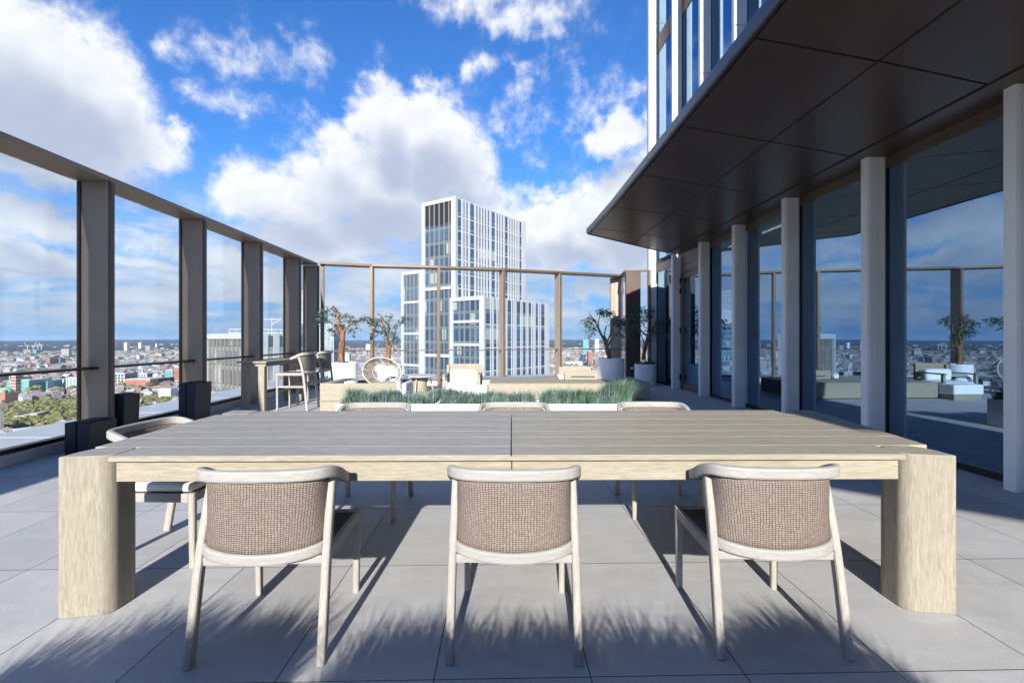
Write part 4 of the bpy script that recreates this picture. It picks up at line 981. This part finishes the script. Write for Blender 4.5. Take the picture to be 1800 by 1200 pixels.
cand = [c for c in cand if not any(math.hypot(c[1] - l[0], c[2] - l[1]) < l[2] for l in LM) and not any(math.hypot(c[1] - q_[0], c[2] - q_[1]) < q_[2] for q_ in keep_out)]
def blocks(c):
    px, py = pixel(c[1], c[2], GZ + c[5] + 3); hwp = F * c[3] * .6 / c[2]
    return any(c[2] < l[4] and px + hwp > l[0] and px - hwp < l[1] and py < l[2] - .25 * (l[2] - l[3]) and py > l[3] - 60 for l in LMB)
cand = [c for c in cand if c[2] < 10 or not blocks(c)]
def vis(c):
    px, py = pixel(c[1], c[2], GZ + c[5])
    if 0 < px < 140: return py < 757 - .20 * px
    if 197 < px < 315: return py < 735 - .12 * (px - 195)
    if 608 < px < 706: return py < 655
    if 986 < px < 1044: return py < 650
    return False
order = sorted(range(len(cand)), key=lambda i: cand[i][2] if vis(cand[i]) else 1e9); ind = set(i for i in order[:240] if vis(cand[i]))
def bverts(c, local):
    d, x, y, w, l, h, rot, ci, ri, gable = c; ca, sa = math.cos(rot), math.sin(rot); z0 = 0 if local else float(hillz(np.array(x), np.array(y)))
    ox, oy = (0, 0) if local else (x, y)
    def W(a, b, z): return (ox + a * ca - b * sa, oy + a * sa + b * ca, z0 + z)
    hw, hl = w / 2, l / 2; v = [W(-hw, -hl, -3), W(hw, -hl, -3), W(hw, hl, -3), W(-hw, hl, -3), W(-hw, -hl, h), W(hw, -hl, h), W(hw, hl, h), W(-hw, hl, h)]
    f = [(0, 1, 5, 4), (1, 2, 6, 5), (2, 3, 7, 6), (3, 0, 4, 7)]; col = [tuple(PAL[ci])] * 4
    if gable and d < 2600:
        v += [W(-hw, 0, h + l * .28), W(hw, 0, h + l * .28)]; f += [(4, 5, 9, 8), (6, 7, 8, 9), (5, 6, 9), (7, 4, 8)]; col += [tuple(RPAL[ri])] * 2 + [tuple(PAL[ci])] * 2
    else:
        f += [(4, 5, 6, 7)]; col += [tuple(RPAL[ri])]
        if d < 2000:
            v += [W(-hw * .4, -hl * .3, h), W(hw * .3, -hl * .3, h), W(hw * .3, hl * .5, h), W(-hw * .4, hl * .5, h), W(-hw * .4, -hl * .3, h + 2.4), W(hw * .3, -hl * .3, h + 2.4), W(hw * .3, hl * .5, h + 2.4), W(-hw * .4, hl * .5, h + 2.4)]
            f += [(8, 9, 13, 12), (9, 10, 14, 13), (10, 11, 15, 14), (11, 8, 12, 15), (12, 13, 14, 15)]; col += [tuple(PAL[(ci + 3) % 9])] * 5
    return v, f, col
KIND = ['cream rendered', 'white rendered', 'sandy stone', 'dark red brick', 'orange brick', 'slate grey', 'pale yellow stone', 'mid grey concrete', 'bright white']
ROOF = ['dark slate', 'grey', 'rust red', 'light grey', 'white flat', 'brown']
tot = MB(); tc_ = []
for i, c in enumerate(cand):
    v, f, col = bverts(c, i in ind)
    if i in ind:
        m = MB(); m.add(v, f); o = link('city_building', m.mesh('city_building', M['city'], col=[(*q, 1) for q in col]), loc=(c[1], c[2], float(hillz(np.array(c[1]), np.array(c[2])))))
        tag(o, 'small %s city building with a %s roof, far below the terrace' % (KIND[c[7]], ROOF[c[8]]), 'building', 'small %s %s roofed city buildings' % (KIND[c[7]], ROOF[c[8]]))
    else:
        tot.add(v, f); tc_ += [(*q, 1) for q in col]
tag(link('city_rooftops', tot.mesh('city_rooftops', M['city'], col=tc_)), 'pale rooftops of the city spreading to the horizon', 'city', kind='stuff')
# trees of the city parks and streets
ico = []
def blob(m, x, y, z, rr2, rn):
    n = 6; vs = []; prof = [(.35, -.5), (.85, -.25), (1, .15), (.8, .6), (.4, .9)]
    for pr, pz in prof:
        for k_ in range(n):
            a = 6.283 * k_ / n + pz; q = rr2 * pr * rn.uniform(.75, 1.2); vs.append((x + q * math.cos(a), y + q * math.sin(a), z + rr2 * pz * rn.uniform(.85, 1.15)))
    vs.append((x, y, z + rr2 * 1.05)); N = len(prof)
    fs = [(i * n + k_, i * n + (k_ + 1) % n, (i + 1) * n + (k_ + 1) % n, (i + 1) * n + k_) for i in range(N - 1) for k_ in range(n)] + [((N - 1) * n + k_, (N - 1) * n + (k_ + 1) % n, N * n) for k_ in range(n)]
    m.add(vs, fs)
rn = random.Random(5); m = MB()
for p, rad_ in PARKS:
    for _ in range(int(rad_ * rad_ * 3.14 / 38)):
        a = rn.uniform(0, 6.28); q = rad_ * math.sqrt(rn.random()) * 1.02; blob(m, p[0] + q * math.cos(a), p[1] + q * math.sin(a), GZ + rn.uniform(5, 9), rn.uniform(2.6, 5.2), rn)
for _ in range(2600):
    a = rn.uniform(A0, A1); d = rn.uniform(500, 4800); blob(m, d * math.sin(a), d * math.cos(a), GZ + 7, rn.uniform(4, 9) * (1 + d / 4000), rn)
tag(link('city_trees', m.mesh('city_trees', M['citytree'])), 'autumn tinted park and street trees among the city buildings', 'trees', kind='stuff')

# ---------------------------------------------------------------- haze
hz = MB(); hz.box(-13500, 13500, -13500, 13500, GZ - 8, 45); mh = bpy.data.materials.new('haze'); mh.use_nodes = True; t = NT(mh.node_tree); t.n.remove(t.n['Principled BSDF'])
pv = t.new('ShaderNodeVolumePrincipled'); pv.inputs['Density'].default_value = 4.8e-5; pv.inputs['Color'].default_value = (.60, .76, 1, 1); pv.inputs['Anisotropy'].default_value = .0
t.wire(pv.outputs[0], t.n['Material Output'].inputs['Volume'])
HAZE = True
if HAZE: tag(link('haze', hz.mesh('haze', mh)), kind='stuff')

# ---------------------------------------------------------------- sky and sun
SUN_EL = 23.6; SD = Vector((.045, 1, 0)).normalized()
w = bpy.data.worlds.new('World'); S.world = w; w.use_nodes = True; t = NT(w.node_tree); bg = t.n['Background']
sky = t.new('ShaderNodeTexSky', sky_type='NISHITA', sun_disc=False, sun_elevation=R(SUN_EL), sun_rotation=math.pi + .045, altitude=100, air_density=1.0, dust_density=.2, ozone_density=3.0)
D = t.new('ShaderNodeTexCoord').outputs['Generated']
BL = [(20, 120, 210, 150, 1.25), (120, 150, 160, 130, 1.2), (60, 260, 220, 80, 1.1), (230, 235, 100, 55, .95), (310, 225, 40, 25, .6),
      (290, 68, 55, 26, .34), (420, 88, 105, 38, .24), (530, 85, 85, 32, .22), (350, 150, 65, 24, .24), (460, 180, 50, 20, .2),
      (830, 0, 100, 36, .42), (900, 35, 60, 38, .4), (960, 10, 80, 40, .4),
      (760, 138, 40, 22, .38), (850, 118, 46, 24, .4), (900, 130, 36, 16, .25),
      (690, 215, 75, 75, 1.1), (760, 240, 85, 85, 1.2), (810, 290, 65, 75, 1.1), (660, 320, 150, 85, 1.2), (530, 345, 150, 62, 1.0), (440, 355, 90, 55, .8), (750, 370, 160, 75, 1.1), (560, 420, 160, 50, .9),
      (1090, 235, 48, 42, .9), (1160, 190, 50, 75, .8), (1010, 185, 110, 70, .15), (930, 210, 80, 50, .12),
      (1000, 385, 130, 45, 1.0), (1110, 360, 110, 80, 1.1), (900, 400, 70, 45, .9), (1040, 430, 200, 55, 1.0), (955, 335, 55, 18, .5), (1250, 330, 160, 130, 1.0),
      (60, 400, 110, 32, .8), (-60, 430, 120, 50, .9), (250, 420, 90, 30, .6), (380, 450, 80, 35, .6), (100, 470, 200, 25, .6), (460, 480, 120, 35, .6),
      (1060, 510, 55, 22, .75), (640, 500, 90, 30, .6), (-250, 250, 200, 200, .9), (-500, 100, 200, 150, .8)]
def azel(px, py): return math.atan((px - 900) / F), math.atan((HZ - py) / math.hypot(F, px - 900))
def make_field(fine):
    grp = bpy.data.node_groups.new('cloud_field', 'ShaderNodeTree'); grp.interface.new_socket('P', in_out='INPUT', socket_type='NodeSocketVector'); grp.interface.new_socket('D', in_out='OUTPUT', socket_type='NodeSocketFloat')
    g = NT(grp); gi = g.new('NodeGroupInput'); go = g.new('NodeGroupOutput'); P = gi.outputs[0]
    PW = g.vmath('ADD', P, g.vmath('SCALE', g.vmath('SUBTRACT', g.noise(P, 8, 5 if fine else 2, .62, 0, 'Color'), (.5, .5, .5)), None, .13))
    acc = None
    for (bx, by, rx, ry, k) in BL:
        if not fine and k < .6: continue
        a, e_ = azel(bx, by); ra = abs(azel(bx + rx, by)[0] - azel(bx - rx, by)[0]) / 2; re = abs(azel(bx, by - ry)[1] - azel(bx, by + ry)[1]) / 2
        q = g.vmath('MULTIPLY', g.vmath('SUBTRACT', PW, (a, e_, 0)), (1 / ra, 1 / re, 0)); v = g.math('MULTIPLY_ADD', g.vmath('LENGTH', q), -k, 1.25 * k)
        acc = v if acc is None else (g.math('SMOOTH_MAX', acc, v, .15) if fine else g.math('MAXIMUM', acc, v))
    sepn = g.new('ShaderNodeSeparateXYZ'); g.wire(P, sepn.inputs[0]); el = sepn.outputs[1]
    fb2 = g.noise(g.mapping(P, (5, 20, 1)), 1, 7 if fine else 3, .62, .3)
    low = g.math('MULTIPLY', g.sstep(el, .30, .12), g.math('MULTIPLY', g.math('SUBTRACT', fb2, .37), 3.2))
    den = g.math('MAXIMUM', acc, -.6)
    if fine: den = g.math('ADD', den, g.math('MULTIPLY', g.math('SUBTRACT', g.noise(P, 16, 8, .62, .15), .5), 1.5))
    den = g.math('SMOOTH_MAX', den, low, .2)
    farb = g.math('MULTIPLY', g.sstep(g.math('ABSOLUTE', sepn.outputs[0]), 1.0, 1.3), g.math('MULTIPLY', g.math('SUBTRACT', g.noise(P, 3, 5, .6, .2), .53), 4))
    g.wire(g.math('MAXIMUM', den, farb), go.inputs[0]); return grp
G_FINE = make_field(True); G_SOFT = make_field(False)
sp = t.new('ShaderNodeSeparateXYZ'); t.wire(D, sp.inputs[0])
az = t.math('ARCTAN2', sp.outputs[0], sp.outputs[1]); el = t.math('ARCSINE', sp.outputs[2]); cP = t.new('ShaderNodeCombineXYZ'); t.wire(az, cP.inputs[0]); t.wire(el, cP.inputs[1])
def field(grp, off):
    n = t.n.new('ShaderNodeGroup'); n.node_tree = grp; t.wire(t.vmath('ADD', cP.outputs[0], off), n.inputs[0]); return n.outputs[0]
d0 = field(G_FINE, (0, 0, 0)); d2 = field(G_SOFT, (-.01, .07, 0))
alpha = t.sstep(d0, -.04, .62)
rn1 = t.noise(cP.outputs[0], 16, 5, .62, .15); rn2 = t.noise(t.vmath('ADD', cP.outputs[0], (-.006, .016, 0)), 16, 5, .62, .15)
shade = t.math('MULTIPLY', t.sstep(d2, .0, 1.2), 1.0)
relief = t.sstep(t.math('SUBTRACT', rn2, rn1), -.12, .12)
CK = 7.9
white = (CK * 1.0, CK * 1.02, CK * 1.06); grey = (CK * .50, CK * .57, CK * .72)
cc = t.mix(shade, white, grey); cc = t.mix(t.math('MULTIPLY', relief, .22), cc, (CK * .60, CK * .66, CK * .80))
blue = t.mix(1., sky.outputs[0], (.42, 1.0, 1.65), 'MULTIPLY')
blue = t.mix(t.sstep(el, .42, .0, 0., .92), blue, (2.2, 3.9, 6.6))
cc = t.mix(t.sstep(el, .24, .05, 0., .45), cc, (CK * .48, CK * .58, CK * .76))
col = t.mix(t.math('MULTIPLY', alpha, t.math('MULTIPLY', t.sstep(el, -.01, .05), .97)), blue, cc)
t.wire(col, bg.inputs[0]); bg.inputs[1].default_value = .072
w.cycles.sampling_method = 'MANUAL'; w.cycles.sample_map_resolution = 256
sl = bpy.data.lights.new('sun', 'SUN'); sl.energy = 5.0; sl.angle = R(.6); sl.color = (1, .955, .89); so_ = bpy.data.objects.new('sun', sl); COL.objects.link(so_)
dirv = Vector((SD.x, SD.y, -math.tan(R(SUN_EL)))); so_.rotation_euler = dirv.to_track_quat('-Z', 'Y').to_euler()

# ---------------------------------------------------------------- camera
cd = bpy.data.cameras.new('camera'); cam = bpy.data.objects.new('camera', cd); COL.objects.link(cam); S.camera = cam
cam.location = (0, 0, EYE); cam.rotation_euler = (R(90), 0, 0); cd.sensor_width = 36; cd.lens = 36 * F / 1800; cd.shift_y = -6 / 1800; cd.clip_start = .05; cd.clip_end = 40000
S.render.engine = 'CYCLES'; S.cycles.max_bounces = 8; S.cycles.transparent_max_bounces = 24; S.cycles.volume_bounces = 0
S.view_settings.view_transform = 'Standard'; S.view_settings.look = 'None'; S.view_settings.exposure = .85; S.view_settings.gamma = 1
S.render.resolution_x = 1024; S.render.resolution_y = 682
